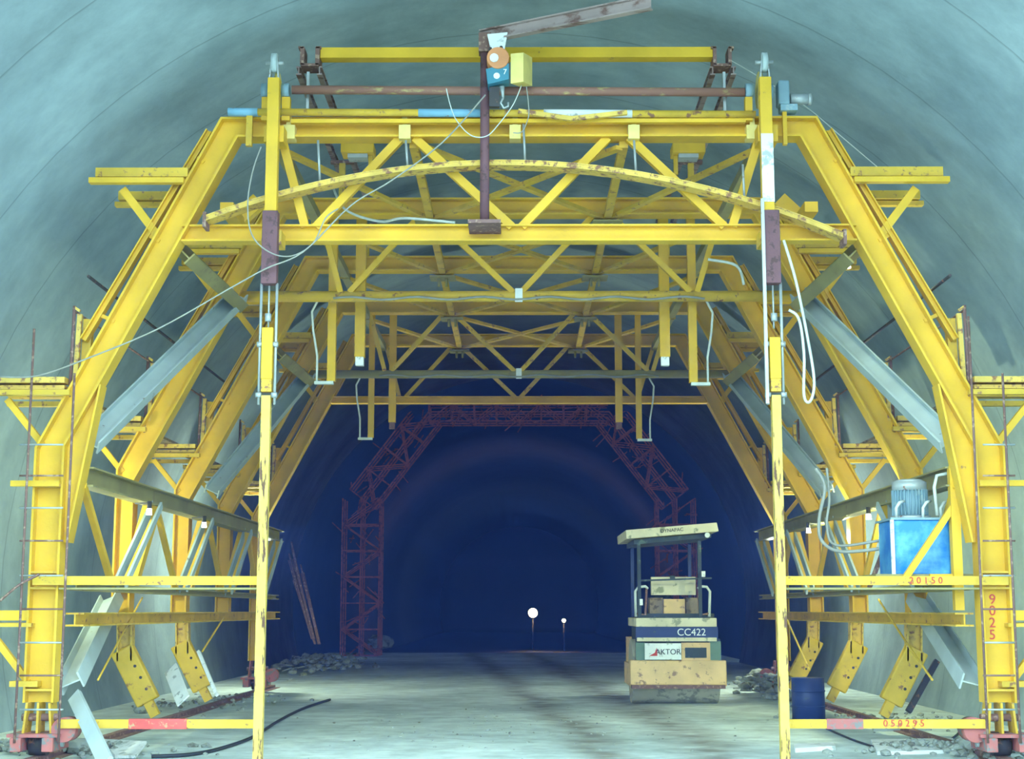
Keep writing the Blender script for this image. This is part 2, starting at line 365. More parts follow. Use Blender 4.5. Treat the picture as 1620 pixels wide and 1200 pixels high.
def framework(k):
    Y = FY[k]
    lab = {0: 'nearest yellow steel portal frame, with braced truss and tall columns facing the viewer',
           1: 'second yellow portal frame from the front, its truss closed below by a round tube',
           2: 'third yellow portal frame from the front, plain top beam without diagonal truss',
           3: 'fourth yellow portal frame from the front, with hose clipped to its round lower tube',
           4: 'farthest yellow portal frame, framing the dark tunnel opening behind'}[k]
    t = thing('portal_frame', lab, 'frame', (0, Y, 0), 'portal frames of the tunnel formwork gantry')
    for s, seg in ((-1, 0), (1, 4)):
        pl_ = list(poly)
        if k in (1, 2, 3): pl_[0] = (poly[0][0], 1.42); pl_[5] = (poly[5][0], 1.42)
        h_ = list(hs)
        if k in (1, 2, 3, 4):
            h_[0] = h_[4] = .24
            for i_, sg_ in ((0, -1), (1, -1), (4, 1), (5, 1)): pl_[i_] = (pl_[i_][0]+sg_*.05, pl_[i_][1])
        mb = MB(); seg_ib(mb, pl_, h_, [seg], Y)
        c = mb.done('column', 'yellow', t)
        st = MB()
        for py in ((770, 905, 930, 1090) if k == 0 else (930,)):
            z = K(80, py, Y1).z; x = s*C_[0]
            st.box((x-HC/2+.02, Y-.12, z-.012), (x+HC/2-.02, Y+.12, z+.012))
        st.done('stiffener', 'yellow_worn', c)
    for seg in (1, 3): seg_ib(MB(), pl_, h_, [seg], Y).done('rafter', 'yellow', t)
    seg_ib(MB(), poly, hs, [2], Y).done('top_chord', 'yellow', t)
    for s in ((-1, 1) if k == 0 else ()):                   # haunch in the knee
        p0 = HX(163, 610); p1 = HX(110, 858); xi = C_[0]-HC/2+.02
        pl = [(s*p0[0], p0[1]), (s*p1[0], p1[1]), (s*xi, p1[1]), (s*(B_[0]-.02), B_[1]), (s*(rafter_x(p0[1])), p0[1])]
        m_ = MB(); m_.prism(pl, Y-.012, Y+.012)
        m_.bar((s*p0[0], Y, p0[1]), (s*p1[0], Y, p1[1]), .24, .022)
        m_.done('haunch', 'yellow', t)
    xe = rafter_x(ZB)-.12
    if k in (0, 4):
        MB().ib((-xe, Y, ZB), (xe, Y, ZB), HB if k == 0 else .14, .2, .016, .02).done('bottom_chord', 'yellow', t)
    elif k in (1, 3):
        c = MB().cyl((-xe, Y, ZB), (xe, Y, ZB), .075, 18).done('bottom_chord', 'yellow_worn' if k == 1 else 'olive', t)
        MB().box((-.05, Y-.1, ZB-.09), (.05, Y-.05, ZB+.09)).done('clamp', 'white', c)
        h = MB(); pts = []
        for i in range(40):
            x = -2.5+5.0*i/39; pts.append((x, Y-.1, ZB-.045+.02*math.sin(i*.9)))
        h.tube(pts, .016); h.done('hose', 'rope', c)
    if k != 2:
        zt = A_[1]-HT/2+.01; zb = ZB+HB/2-.02 if k in (0, 4) else ZB+.05
        if k == 4: zb = ZB+.06
        xm = (2.28, .0)
        tops = [XT[0], XT[1]-.02, XT[1]+.14, XT[2]-.1, XT[2]+.14, XT[3]]
        bots = [K(492, 358, Y1).x-.06, K(492, 358, Y1).x+.06, K(817, 358, Y1).x-.05, K(817, 358, Y1).x+.06, K(1145, 358, Y1).x, K(1155, 358, Y1).x+.02]
        w = .095 if k == 0 else .075
        for a, b in zip(tops, bots):
            MB().bar((a, Y-.02, zt), (b, Y-.02, zb), w, w).done('diagonal', 'yellow' if k < 2 else 'yellow_worn', t)
        for px in (815,) if k == 0 else ():
            pass
    if k == 0:
        for px in (457, 640, 815, 1003, 1190):
            m_ = MB(); m_.pbox(px-9, 197, px+9, 219, Y-.16, .16); m_.pbox(px-4, 183, px+4, 197, Y-.14, .1)
            m_.done('chord_bracket', 'creambox', t)
    # outer rail carrying the form skin
    for s in (-1, 1):
        a = HX(332, 208); b = HX(133, 538)
        m_ = MB(); m_.ib((s*a[0], Y, a[1]), (s*b[0], Y, b[1]), .075, .12, .012, .014)
        for f in (.12, .5, .88):
            p = Vector(a).lerp(Vector(b), f); x2 = rafter_x(p.y-.08)+.1
            m_.bar((s*p.x, Y, p.y), (s*x2, Y, p.y-.08), .06, .04)
        m_.done('form_rail', 'yellow', t)
    if k in (0, 4):
        return t
    return t
frames = [framework(k) for k in range(5)]

# vertical red spray marks painted on the right front column
def text(body, size, loc, m, parent, rot=(math.pi/2, 0, 0), name='lettering', ext=.003, align='CENTER'):
    cu = bpy.data.curves.new('tmp', 'FONT'); cu.body = body; cu.size = size; cu.extrude = ext
    cu.align_x = align; cu.align_y = 'CENTER'
    ob = bpy.data.objects.new('tmp', cu); COL.objects.link(ob)
    dg = bpy.context.evaluated_depsgraph_get(); dg.update()
    me = bpy.data.meshes.new_from_object(ob.evaluated_get(dg)); bpy.data.objects.remove(ob)
    me.materials.clear(); me.materials.append(M[m])
    o = bpy.data.objects.new(name, me); COL.objects.link(o); o.parent = parent
    off = Vector((0, 0, 0)); q = parent
    while q: off += Vector(q.location); q = q.parent
    o.location = Vector(loc)-off; o.rotation_euler = rot; o.scale = (1, 1, 1)
    return o
for i, (ch, py) in enumerate((('9', 948), ('0', 966), ('2', 985), ('5', 1004))):
    text(ch, .15, K(1570, py, Y1-.016), 'redletter', frames[0], name='painted_mark')

# ---------------------------------------------------------------- side trusses along the gantry
XS = HX(128, 752)[0]; ZS = K(128, 752, Y1).z
XL = C_[0]-.28
for s, nm in ((-1, 'left'), (1, 'right')):
    t = thing('side_truss', 'long ochre truss joining the gantry columns on the %s side' % nm, 'truss', (s*XL, Y1, 0))
    MB().ib((s*XS, Y1+.14, ZS), (s*XS, FY[4]+.3, ZS), .22, .2, .016, .02, (1, 0, 0)).done('upper_chord', 'olive', t)
    MB().ib((s*XL, Y1+.14, 1.86), (s*XL, FY[4]+.3, 1.86), .09, .14, .016, .02, (1, 0, 0)).done('middle_chord', 'olive', t)
    MB().ib((s*XL, Y1+.14, 1.50), (s*XL, FY[4]+.3, 1.50), .15, .2, .016, .02, (1, 0, 0)).done('lower_chord', 'yellow_worn', t)
    for b in range(4):
        ym = FY[b]+SP*.5
        MB().bar((s*XS, FY[b]+.1, ZS-.1), (s*XL, ym-.08, 1.9), .07, .07).done('diagonal', 'yellow', t)
        g = MB()
        g.bar((s*(XS), FY[b+1]-.1, ZS-.1), (s*XL, ym+.08, 1.9), .03, .16, (1, 0, 0))
        g.bar((s*(XS-.12), FY[b+1]-.1, ZS-.1), (s*(XL-.12), ym+.08, 1.9), .03, .10, (1, 0, 0))
        g.done('diagonal', 'grey', t)
    for k in range(1, 5):
        MB().bar((s*(C_[0]-.05), FY[k]-.1, 1.9), (s*(XS), FY[k]-.1, ZS-.1), .2, .2, (0, 1, 0)).done('upright', 'yellow', t)

# bay braces
def brace(name, p0, p1, h, b, m, lab, grp, side=(0, 1, 0)):
    solo(name, MB().ib(p0, p1, h, b, .016, .02, side), m, lab, 'brace', grp)
XN = rafter_x(ZB)-.1
for bay, nm in ((0, 'front'), (2, 'rear')):
    for s, sn in ((-1, 'left'), (1, 'right')):
        n2 = Vector((s*(XN-.05), FY[bay+1]-.12, ZB-.02))
        a = HX(138, 700); brace('diagonal_brace', (s*(a[0]+.02), FY[bay]+.14, a[1]), n2, .24, .16, 'grey',
              'grey painted diagonal beam rising inward from the %s of the %s' % (sn+' leg', 'nearest frame' if bay == 0 else 'third frame'), 'grey diagonal braces of the gantry')
        a = HX(300, 392); brace('knee_brace', (s*(a[0]+.1), FY[bay]+.14, a[1]-.02), n2+Vector((0, 0, -.1)), .22, .16, 'olive',
              'dirty ochre knee brace below the lower beam end, %s side of the %s' % (sn, 'nearest frame' if bay == 0 else 'third frame'), 'ochre knee braces of the gantry')
for s, sn in ((-1, 'left'), (1, 'right')):
    p = K(105 if s < 0 else 1545, 1082, Y1)
    q = K(183 if s < 0 else 1445, 945, FY[1])
    brace('diagonal_brace', (p.x, Y1+.14, p.z), (q.x, FY[1]-.2, q.z), .26, .18, 'grey',
          'grey diagonal beam low down by the %s front column foot' % sn, 'grey diagonal braces of the gantry')

# horizontal bracing under the top chords
ZH = A_[1]-HT/2-.06
for b in range(4):
    t = thing('roof_bracing', ['crossed ochre bracing under the top beams between the nearest and second frames',
                               'crossed ochre bracing under the top beams between the second and third frames',
                               'crossed ochre bracing under the top beams between the third and fourth frames',
                               'crossed ochre bracing under the top beams between the fourth and farthest frames'][b], 'bracing', (0, FY[b], ZH), 'horizontal wind bracing of the gantry roof')
    ya, yb = FY[b]+.05, FY[b+1]-.05
    for s in (-1, 1):
        MB().bar((s*1.2, yb, ZH), (-s*1.15, ya, ZH+.02*s), .05, .09, (0, 0, 1)).done('brace', 'yellow_worn', t)
        MB().bar((s*1.2, yb, ZH), (s*2.8, ya, ZH), .05, .09, (0, 0, 1)).done('brace', 'yellow_worn', t)
        MB().bar((s*1.2, ya, ZH+.02), (s*1.2, yb, ZH+.02), .08, .1, (0, 0, 1)).done('purlin', 'yellow_worn', t)
        MB().bar((s*2.75, ya, ZH+.02), (s*2.75, yb, ZH+.02), .12, .12, (0, 0, 1)).done('purlin', 'olive', t)
        h = MB(); h.prism([(s*1.2+.26*math.cos(a*math.pi/4), ZH-.04+.0) for a in range(2)]+[(s*1.2, ZH-.05)], yb-.01, yb) if False else h.box((s*1.2-.2, yb-.22, ZH-.07), (s*1.2+.2, yb+.16, ZH-.05))
        h.cyl((s*1.2-.06, yb-.06, ZH-.2), (s*1.2-.06, yb-.06, ZH-.06), .022, 8); h.cyl((s*1.2+.06, yb-.06, ZH-.2), (s*1.2+.06, yb-.06, ZH-.06), .022, 8)
        h.done('hub_plate', 'olive', t)

for s, sn in ((-1, 'left'), (1, 'right')):
    a = HX(389, 284); b = HX(352, 318)
    m_ = MB().bar((s*a[0], Y1+.9, a[1]), (s*(b[0]), Y1+.9, b[1]), .14, .18)
    m_.box((s*(b[0]-.1), Y1+.12, b[1]-.1), (s*(b[0]+.05), Y1+1.0, b[1]+.02))
    solo('stub_brace', m_, 'yellow', 'short flat yellow brace tucked inside the %s sloping leg of the nearest frame' % sn, 'brace')
    a = K(567 if s < 0 else 1088, 240, Y1+1.2)
    t = thing('vibrator_box', 'small yellow box hanging under the front roof bay on the %s' % sn, 'box', a)
    MB().box(a-Vector((.2, .15, .05)), a+Vector((.2, .15, .07))).done('case', 'yellow', t, .01)
    MB().box(a+Vector((-.12, -.1, -.1)), a+Vector((.12, .1, -.05))).done('base', 'steel', t)
    MB().bar(a+Vector((-s*.15, 0, .05)), Vector((a.x-s*.15, a.y, ZH)), .05, .05).done('hanger', 'yellow_worn', t)

# ---------------------------------------------------------------- side platforms
def side_platform(kind, k, s):
    Y = FY[k]; sn = 'left' if s < 0 else 'right'
    def P(px, py): p = HX(px, py); return Vector((s*p[0], Y, p[1]))
    t = thing('side_platform', '%s bracket platform projecting from the %s side of the %s frame' % (
        {'top': 'upper yellow', 'mid': 'middle yellow', 'low': 'lowest yellow'}[kind], sn, ORD[k]), 'platform', P({'top': 225, 'mid': 60, 'low': 20}[kind], {'top': 290, 'mid': 612, 'low': 975}[kind]),
        {'top': 'upper bracket platforms', 'mid': 'middle bracket platforms', 'low': 'lower bracket platforms'}[kind])
    def slab(nm, px0, py0, px1, py1, y0, y1, m):
        a = P(px0, py0); b = P(px1, py1); MB().box((a.x, Y+y0, a.z), (b.x, Y+y1, b.z)).done(nm, m, t)
    if kind == 'top':
        slab('board', 157, 271, 301, 285, -.15, .15, 'yellow_worn')
        slab('beam', 148, 288, 296, 296, -.2, -.1, 'yellow'); slab('rear_beam', 152, 289, 296, 296, .8, .9, 'yellow_worn')
        MB().bar(P(195, 300), P(249, 372), .09, .09).done('brace', 'yellow', t)
        slab('rear_board', 160, 274, 296, 287, .75, .9, 'yellow_worn')
    elif kind == 'mid':
        slab('board', -25, 599, 108, 608, -.15, .05, 'yellow_rusty')
        slab('board', -25, 611, 106, 617, -.1, .15, 'yellow_rusty')
        slab('beam', -25, 620, 118, 628, -.2, -.1, 'yellow_worn'); slab('rear_beam', -25, 620, 118, 628, .75, .85, 'yellow_worn')
        slab('rear_board', -25, 603, 108, 612, .8, 1.0, 'yellow_worn')
        MB().bar(P(12, 632), P(68, 703), .07, .07).done('brace', 'yellow', t)
        m_ = MB(); m_.cyl(P(118, 484), P(110, 628), .02, 8); m_.done('guard_post', 'rust', t)
        m_ = MB(); m_.bar(P(127, 497), P(119, 606), .05, .05); m_.bar(P(118, 486), P(127, 492), .03, .03); m_.done('guard_post', 'yellow_rusty', t)
        MB().bar(P(137, 503)+Vector((0, .1, 0)), P(131, 600)+Vector((0, .1, 0)), .1, .1).done('stub_post', 'yellow_worn', t)
    else:
        slab('board', -25, 965, 47, 981, -.1, .1, 'yellow')
        slab('beam', -25, 985, 56, 991, -.15, .7, 'yellow_worn')
        MB().bar(P(-5, 1012), P(45, 1078), .07, .07).done('brace', 'yellow', t)
        slab('base_shelf', 22, 1076, 66, 1085, -.15, .12, 'yellow_worn')
for k in range(5):
    for s in (-1, 1):
        side_platform('top', k, s); side_platform('mid', k, s)
for s in (-1, 1): side_platform('low', 0, s)
for s, sn in ((-1, 'left'), (1, 'right')):
    m_ = MB(); p = HX(26, 762); q = HX(102, 771)
    m_.box((s*p[0], Y1-.2, p[1]), (s*q[0], Y1-.14, q[1]))
    solo('step_bar', m_, 'yellow', 'short yellow bar across the %s front column just below the knee' % sn, 'bar', 'short yellow bars on the front columns')
    # walkway planks and guard rods running along the gantry
    a = HX(20, 598); b = HX(60, 598)
    m_ = MB().box((s*a[0], Y1+1.1, a[1]+.0), (s*b[0], FY[4]+1.0, a[1]+.04))
    solo('walkway', m_, 'wood', 'long timber walkway on the middle brackets, %s side' % sn, 'walkway')
    for j, (px, py, dy, mm) in enumerate(((140, 437, 8.2, 'darksteel'), (118, 492, 9.5, 'rust'))):
        a = HX(px, py)
        m_ = MB().cyl((s*a[0], Y1, a[1]), (s*a[0], Y1+dy, a[1]), .02 if j == 0 else .014, 6)
        solo('guard_rod', m_, mm, '%s long guard rod running back along the %s side above the walkway' % (['dark upper', 'rusty lower'][j], sn), 'rod')

# ---------------------------------------------------------------- ladders by the front columns
for s, sn, xa, xb in ((-1, 'left', 31, 100), (1, 'right', 1555, 1606)):
    Y = Y1-.3
    t = thing('ladder', 'thin rusty rod ladder standing against the %s front column' % sn, 'ladder', K((xa+xb)/2, 1140, Y), 'rod ladders on the front columns')
    top = 520 if s < 0 else 560
    for x, tp in ((xa, top if s < 0 else 500), (xb, 590)):
        xx = K(x, 1000, Y).x
        MB().cyl((xx, Y, K(x, 1175, Y).z), (xx, Y, K(x, tp, Y).z), .014, 6).done('rail', 'rust', t)
    for i, py in enumerate((703, 752, 803, 855, 910, 963, 1016, 1068, 1122)):
        p = K(xa, py, Y); q = K(xb, py, Y)
        MB().cyl((p.x, Y, p.z), (q.x, Y, q.z), .01, 6).done('rung', 'rust' if i % 2 else 'steel', t)

# ---------------------------------------------------------------- tie bars and guide masts
YM = 16.25
for s, sn in ((-1, 'left'), (1, 'right')):
    xa = 54 if s < 0 else 1593; xb = 411 if s < 0 else 1240
    YB = Y1-.16
    t = thing('tie_bar', 'yellow horizontal bar from the %s front column to the mast at platform height' % sn, 'bar', K((xa+xb)/2, 925, YB), 'horizontal bars between column and mast')
    m_ = MB(); m_.box(K(xa, 911, YB), K(xb, 925, YB)-Vector((0, .05, 0))); bar0 = m_.done('bar', 'yellow_worn', t)
    m_ = MB(); a = K(xa+(40 if s < 0 else -40), 929, YB); b = K(xb, 929, YB)
    m_.box((a.x, YB-.02, a.z-.02), (b.x, YB+.5, a.z)); m_.done('bottom_flange', 'olive', t)
    if s > 0:
        text('GANTRY'[:0]+'2 0 1 5 0', .1, K(1465, 918, YB-.058), 'redletter', t, name='painted_mark')
    xa = 94 if s < 0 else 1556
    t = thing('tie_bar', ('yellow low bar with a red band between the left front column foot and the mast' if s < 0 else
              'yellow low bar with red scrawled paint between the right front column foot and the mast'), 'bar', K((xa+xb)/2, 1150, YB), 'horizontal bars between column and mast')
    MB().box(K(xa, 1137, YB), K(xb, 1151, YB)-Vector((0, .06, 0))).done('bar', 'yellow_worn', t)
    if s < 0: MB().box(K(206, 1136, YB)-Vector((0, .066, 0)), K(297, 1152, YB)+Vector((0, .002, 0))).done('red_band', 'red', t)
    else:
        MB().box(K(1306, 1136, YB)-Vector((0, .064, 0)), K(1364, 1152, YB)).done('faded_band', 'redbrown', t)
        text('0 5 0 2 9 5', .1, K(1430, 1144, YB-.068), 'redletter', t, name='painted_mark')

for s, sn in ((-1, 'left'), (1, 'right')):
    X0 = K(420, 700, YM).x if s < 0 else K(1229, 700, YM).x
    t = thing('guide_mast', 'tall slender yellow mast with brown sleeve standing before the truss, %s side' % sn, 'mast', (X0, YM, 0), 'slender masts before the front truss')
    def z(py): return K(420, py, YM).z
    MB().box((X0-.055, YM-.05, z(620)), (X0+.055, YM+.05, z(600))).done('clamp', 'yellow_worn', t)
    low = MB(); low.box((X0-.048, YM-.05, -.0), (X0+.048, YM+.05, z(626))); low.done('lower_pole', 'mast', t)
    m_ = MB(); m_.box((X0-.06, YM-.06, z(600)), (X0+.06, YM+.06, z(519 if s < 0 else 535))); m_.done('counterweight', 'yellow', t, .006)
    for q in (-1, 1):
        MB().cyl((X0+q*.085, YM, z(640)), (X0+q*.085, YM, z(448)), .016, 8).done('guide_rod', 'steel', t)
        for py in (545, 625): MB().cyl((X0+q*.085-.03, YM-.02, z(py)), (X0+q*.085+.03, YM-.02, z(py)), .03, 10).done('roller', 'steel', t)
    MB().cyl((X0, YM, z(520)), (X0, YM, z(452)), .01, 8).done('screw_rod', 'steel', t)
    MB().cyl((X0, YM-.03, z(509)), (X0, YM-.03, z(497)), .035, 10).done('shackle', 'steel', t)
    m_ = MB(); m_.box((X0-.085, YM-.07, z(450)), (X0+.085, YM+.07, z(335))); m_.done('sleeve', 'rust_dark', t, .008)
    if s > 0: MB().box((X0-.12, YM-.09, z(640)), (X0-.085, YM-.05, z(318))).done('side_strip', 'steel', t)
    xt = X0+(.0 if s < 0 else -.03)
    m_ = MB(); m_.box((xt-.065, YM-.06, z(335)), (xt+.065, YM+.06, z(125))); m_.done('upper_box', 'yellow' , t, .006)
    if s > 0: MB().box((xt-.066, YM-.068, z(322)), (xt+.066, YM-.06, z(215))).done('face_plate', 'white', t)
    for q in (-1, 1): MB().bar((xt+q*.05, YM, z(126)), (xt+q*.025, YM, z(86)), .08, .015, (0, 1, 0)).done('fork_plate', 'steel', t)
    MB().cyl((xt-.03, YM, z(100)), (xt+.03, YM, z(100)), .11, 20).done('head_pulley', 'grey', t)
    MB().cyl((xt-.1, YM, z(100)), (xt+.1, YM, z(100)), .022, 8).done('axle', 'steel', t)
    # bracket tying the mast to the chord
    MB().box((X0-.11, YM+.05, z(222)), (X0+.11, Y1-.13, z(196))).done('fixing', 'yellow', t)
    MB().box((X0-.11, YM+.05, z(384)), (X0+.11, Y1-.1, z(362))).done('fixing', 'yellow_worn', t)

# ---------------------------------------------------------------- curved beam in front of the truss
YA = 16.42
pts = []
for i in range(29):
    px = 325+(1335-325)*i/28
    # parabola through the three measured points
    x0, y0, x1, y1, x2, y2 = 325, 347, 810, 259, 1335, 374
    py = y0*(px-x1)*(px-x2)/((x0-x1)*(x0-x2))+y1*(px-x0)*(px-x2)/((x1-x0)*(x1-x2))+y2*(px-x0)*(px-x1)/((x2-x0)*(x2-x1))
    p = K(px, py, YA); pts.append((p.x, p.z))
t = thing('arched_beam', 'long curved rusty yellow beam bowed across the front of the upper truss', 'beam', (pts[14][0], YA, pts[14][1]))
seg_ib(MB(), pts, [.062]*28, range(28), YA+.05, .22, .2, .012).done('plate', 'yellow_rusty', t)
for i in (0, 28):
    x, zz = pts[i]; MB().box((x-.018, YA-.07, zz-.1), (x+.018, YA+.15, zz+.07)).done('end_plate', 'rust', t)
for px, py0, py1 in ((503, 222, 285), (642, 222, 268), (828, 196, 262), (1003, 222, 272), (1175, 260, 320)):
    p = K(px, py0, YA+.05); q = K(px+3, py1, YA+.05)
    MB().cyl(p, q, .014, 7).done('hanger_rod', 'steel', t)

# ---------------------------------------------------------------- top beam, rails, shafts
t = thing('upper_cross_beam', 'straight yellow beam high above the truss, spanning between two clamp brackets', 'beam', K(815, 85, Y1+.1))
YU = Y1+.1
MB().box(K(508, 78, YU)-Vector((0, .06, 0)), K(1127, 93, YU)+Vector((0, .1, 0))).done('beam', 'yellow', t)
for s, px in ((-1, 490), (1, 1143)):
    m_ = MB(); 
    for q in (-12, 12): m_.pbox(px+q-3, 74, px+q+3, 102, YU-.1, .25)
    m_.pbox(px-14, 100, px+14, 104, YU-.1, .25); m_.pbox(px-18, 73, px-10, 76, YU-.1, .1); m_.pbox(px+10, 73, px+18, 76, YU-.1, .1)
    c = m_.done('clamp_bracket', 'rust', t)
for s, px, sn in ((-1, 490, 'left'), (1, 1143, 'right')):
    x = K(px, 106, YU).x; zz = K(px, 106, YU).z
    t = thing('overhead_rail', 'rusty overhead rail pair running back from the %s end of the high cross beam' % sn, 'rail', (x, YU, zz), 'rusty overhead rails')
    for q in (-.12, .12):
        MB().ib((x+q, YU-.05, zz-.06), (x+q, FY[2]+.3, zz-.06), .1, .06, .012, .014, (1, 0, 0)).done('rail', 'jib', t)
    for k in (1, 2):
        MB().box((x-.16, FY[k]-.04, zz-.16), (x+.16, FY[k]+.04, zz-.12)).done('sleeper', 'rust', t)
        MB().box((x-.04, FY[k]-.04, A_[1]+HT/2), (x+.04, FY[k]+.04, zz-.16)).done('post', 'yellow_worn', t)
    MB().box((x-.015, Y1-.02, A_[1]+HT/2), (x+.015, Y1+.02, zz-.1)).done('post', 'steel', t)

YW = 16.55
t = thing('winch_shaft', 'long rusty round shaft on yellow pedestals above the front top beam', 'shaft', K(815, 143, YW))
MB().cyl(K(462, 142, YW), K(1178, 146, YW), .05, 16).done('shaft', 'shaft', t)
for px in (420, 452, 1185, 1216):
    c = MB().cyl(K(px, 132, YW)-Vector((.05, 0, 0)), K(px, 132, YW)+Vector((.05, 0, 0)), .001, 6)
    c.cyl(K(px-6, 144, YW), K(px+6, 144, YW), .085, 14); b_ = c.done('bearing', 'motor', t)
    m_ = MB(); m_.pbox(px-6, 153, px+6, 190, YW-.05, .1); m_.done('pedestal', 'yellow', t)
for px in (440, 1201):
    MB().cyl(K(px-2, 143, YW), K(px+2, 143, YW), .21, 28).done('sheave', 'creambox', t)
gp = K(1240, 143, YW)
t = thing('gear_motor', 'pale blue-grey gear motor on a yellow stub at the right end of the rusty shaft', 'motor', K(1240, 178, YW))
MB().pbox(1231, 126, 1250, 164, YW-.1, .2).done('gearbox', 'motor', t, .02)
c = MB(); c.cyl(K(1250, 157, YW), K(1282, 157, YW), .06, 18); c.cyl(K(1278, 157, YW), K(1283, 157, YW), .068, 18); c.done('motor_body', 'steel', t)
MB().pbox(1235, 164, 1262, 174, YW-.08, .16).done('base', 'motor', t)
MB().pbox(1238, 174, 1246, 228, YW-.03, .06).done('stub_post', 'yellow', t)
MB().pbox(390, 180, 397, 230, YW-.03, .06)
solo('stub_post', MB().pbox(390, 174, 398, 230, YW-.06, .06), 'yellow_worn', 'short pale yellow upright clamped to the left end of the front top beam', 'post')

t = thing('top_pipe', 'long horizontal pipe of mixed yellow and blue lying just above the front top beam', 'pipe', K(780, 178, 16.5))
MB().cyl(K(362, 177, 16.5), K(1195, 181, 16.5), .042, 14).done('pipe', 'yellow_worn', t)
MB().cyl(K(361, 177, 16.5), K(408, 177.3, 16.5), .046, 14).done('blue_sleeve', 'bluepipe', t)
MB().cyl(K(662, 178.5, 16.5), K(768, 179, 16.5), .046, 14).done('blue_sleeve', 'bluepipe', t)
MB().cyl(K(860, 179, 16.5), K(1000, 180, 16.5), .045, 14).done('white_sleeve', 'white', t)
m_ = MB(); m_.pbox(460, 188, 1180, 193, 16.5, .08); solo('top_rail', m_, 'yellow', 'thin straight yellow rail resting above the front top beam', 'rail')
m_ = MB(); m_.bar(K(820, 176, 16.4), K(905, 188, 16.4), .05, .05); m_.bar(K(905, 188, 16.4), K(992, 178, 16.4), .05, .05)
solo('bent_strap', m_, 'yellow_rusty', 'bent rusty yellow strap sagging over the top rail right of the jib post', 'strap')

# ---------------------------------------------------------------- jib crane and hoist
YJ = 16.3
t = thing('jib_crane', 'rusty brown jib post with a long beam swinging out to the upper right', 'crane', K(767, 352, YJ))
m_ = MB(); xj = K(767, 200, YJ).x; z0 = K(767, 351, YJ).z; z1 = K(767, 58, YJ).z
m_.cyl((xj, YJ, z0), (xj, YJ, z1), .052, 16); m_.done('post', 'rust_dark', t)
MB().box((xj-.18, YJ-.12, z0-.04), (xj+.18, Y1, z0)).done('base_plate', 'rust', t)
MB().box((xj-.07, YJ-.08, z1-.2), (xj+.07, YJ+.08, z1+.02)).done('head_block', 'rust', t)
je = Vector(K(1030, 3, YJ-.95)); js = Vector((xj, YJ, z1+.0)); js.z = je.z = (js.z+je.z)/2
MB().ib(js+Vector((-.05, .03, 0)), je, .15, .09, .012, .016, (je-js).cross(Vector((0, 0, 1)))).done('jib', 'jib', t)
YH = YJ-.14
t = thing('electric_hoist', 'small electric hoist with orange motor, teal case and cream box under the jib', 'hoist', K(800, 150, YH))
m_ = MB(); m_.prism([tuple(K(*p, YH).xz) for p in ((771, 55), (803, 52), (798, 80), (777, 82))], YH-.02, YH+.03); m_.done('hanger_plate', 'white', t)
m_ = MB(); m_.cyl(K(788, 97, YH)-Vector((0, .12, 0)), K(788, 97, YH)+Vector((0, .14, 0)), .125, 22); dr = m_.done('motor', 'orange', t, .01)
MB().cyl(K(782, 98, YH)-Vector((0, .14, 0)), K(782, 98, YH)-Vector((0, .11, 0)), .048, 16).done('motor_cap', 'white', dr)
MB().cyl(K(776, 82, YH)-Vector((0, .1, 0)), K(776, 82, YH)+Vector((0, .05, 0)), .02, 8).done('bolt', 'darksteel', t)
MB().cyl(K(793, 80, YH)-Vector((0, .1, 0)), K(793, 80, YH)+Vector((0, .05, 0)), .02, 8).done('bolt', 'darksteel', t)
m_ = MB(); m_.prism([tuple(K(*p, YH).xz) for p in ((769, 114), (805, 105), (805, 130), (772, 138))], YH-.1, YH+.12); cs = m_.done('gear_case', 'teal', t)
MB().cyl(K(786, 125, YH)-Vector((0, .108, 0)), K(786, 125, YH)-Vector((0, .1, 0)), .035, 16).done('round_mark', 'whiteletter', cs)
text('7', .085, K(799, 119, YH)-Vector((0, .105, 0)), 'whiteletter', cs, name='painted_mark')
m_ = MB(); a = K(808, 87, YH); b = K(829, 131, YH)
q0 = [K(808, 85, YH-.1), K(828, 83, YH-.1), K(828, 129, YH-.1), K(808, 132, YH-.1)]; q1 = [K(822, 90, YH+.2), K(842, 91, YH+.2), K(842, 136, YH+.2), K(822, 137, YH+.2)]
m_.hexa(q0, q1); m_.done('control_box', 'creambox', t)
m_ = MB(); m_.cyl(K(794, 137, YH), K(796, 155, YH), .03, 10, .012); m_.tube([K(796, 155, YH), K(792, 163, YH), K(797, 171, YH), K(804, 168, YH), K(804, 162, YH)], .012); m_.done('hook', 'steel', t)
m_ = MB(); m_.pbox(774, 137, 790, 168, YH-.02, .08); m_.done('chain_bag', 'darksteel', t)

def cable(name, px, Y, r, m, lab, cat='cable', n=6, grp=None):
    P = [K(x, y, Y if len(p) == 0 else Y+p[0]) for x, y, *p in px]
    q = []
    for i in range(len(P)-1):                               # Catmull-Rom
        p0 = P[max(i-1, 0)]; p1 = P[i]; p2 = P[i+1]; p3 = P[min(i+2, len(P)-1)]
        for j in range(n):
            u = j/n
            q.append(.5*((2*p1)+(p2-p0)*u+(2*p0-5*p1+4*p2-p3)*u*u+(3*p1-p0-3*p2+p3)*u**3))
    q.append(P[-1])
    return solo(name, MB().tube(q, r, 6), m, lab, cat, grp)
cable('power_cable', [(825, 135), (812, 165), (790, 195), (770, 215), (745, 214), (722, 190), (712, 165), (706, 140)], 16.2, .006, 'ropepale', 'thin pale cable looping from the hoist left across the rusty shaft')
cable('power_cable', [(833, 137), (836, 165), (836, 185), (826, 208), (812, 210)], 16.2, .006, 'rope', 'short pale cable hanging below the cream hoist box')
cable('rope', [(0, 596), (60, 594), (140, 566), (250, 520), (360, 458), (420, 425), (480, 398), (555, 325), (620, 285), (700, 225), (768, 150)], 16.1, .009, 'rope', 'thin grey rope stretched from the far left up to the jib post', 'rope')
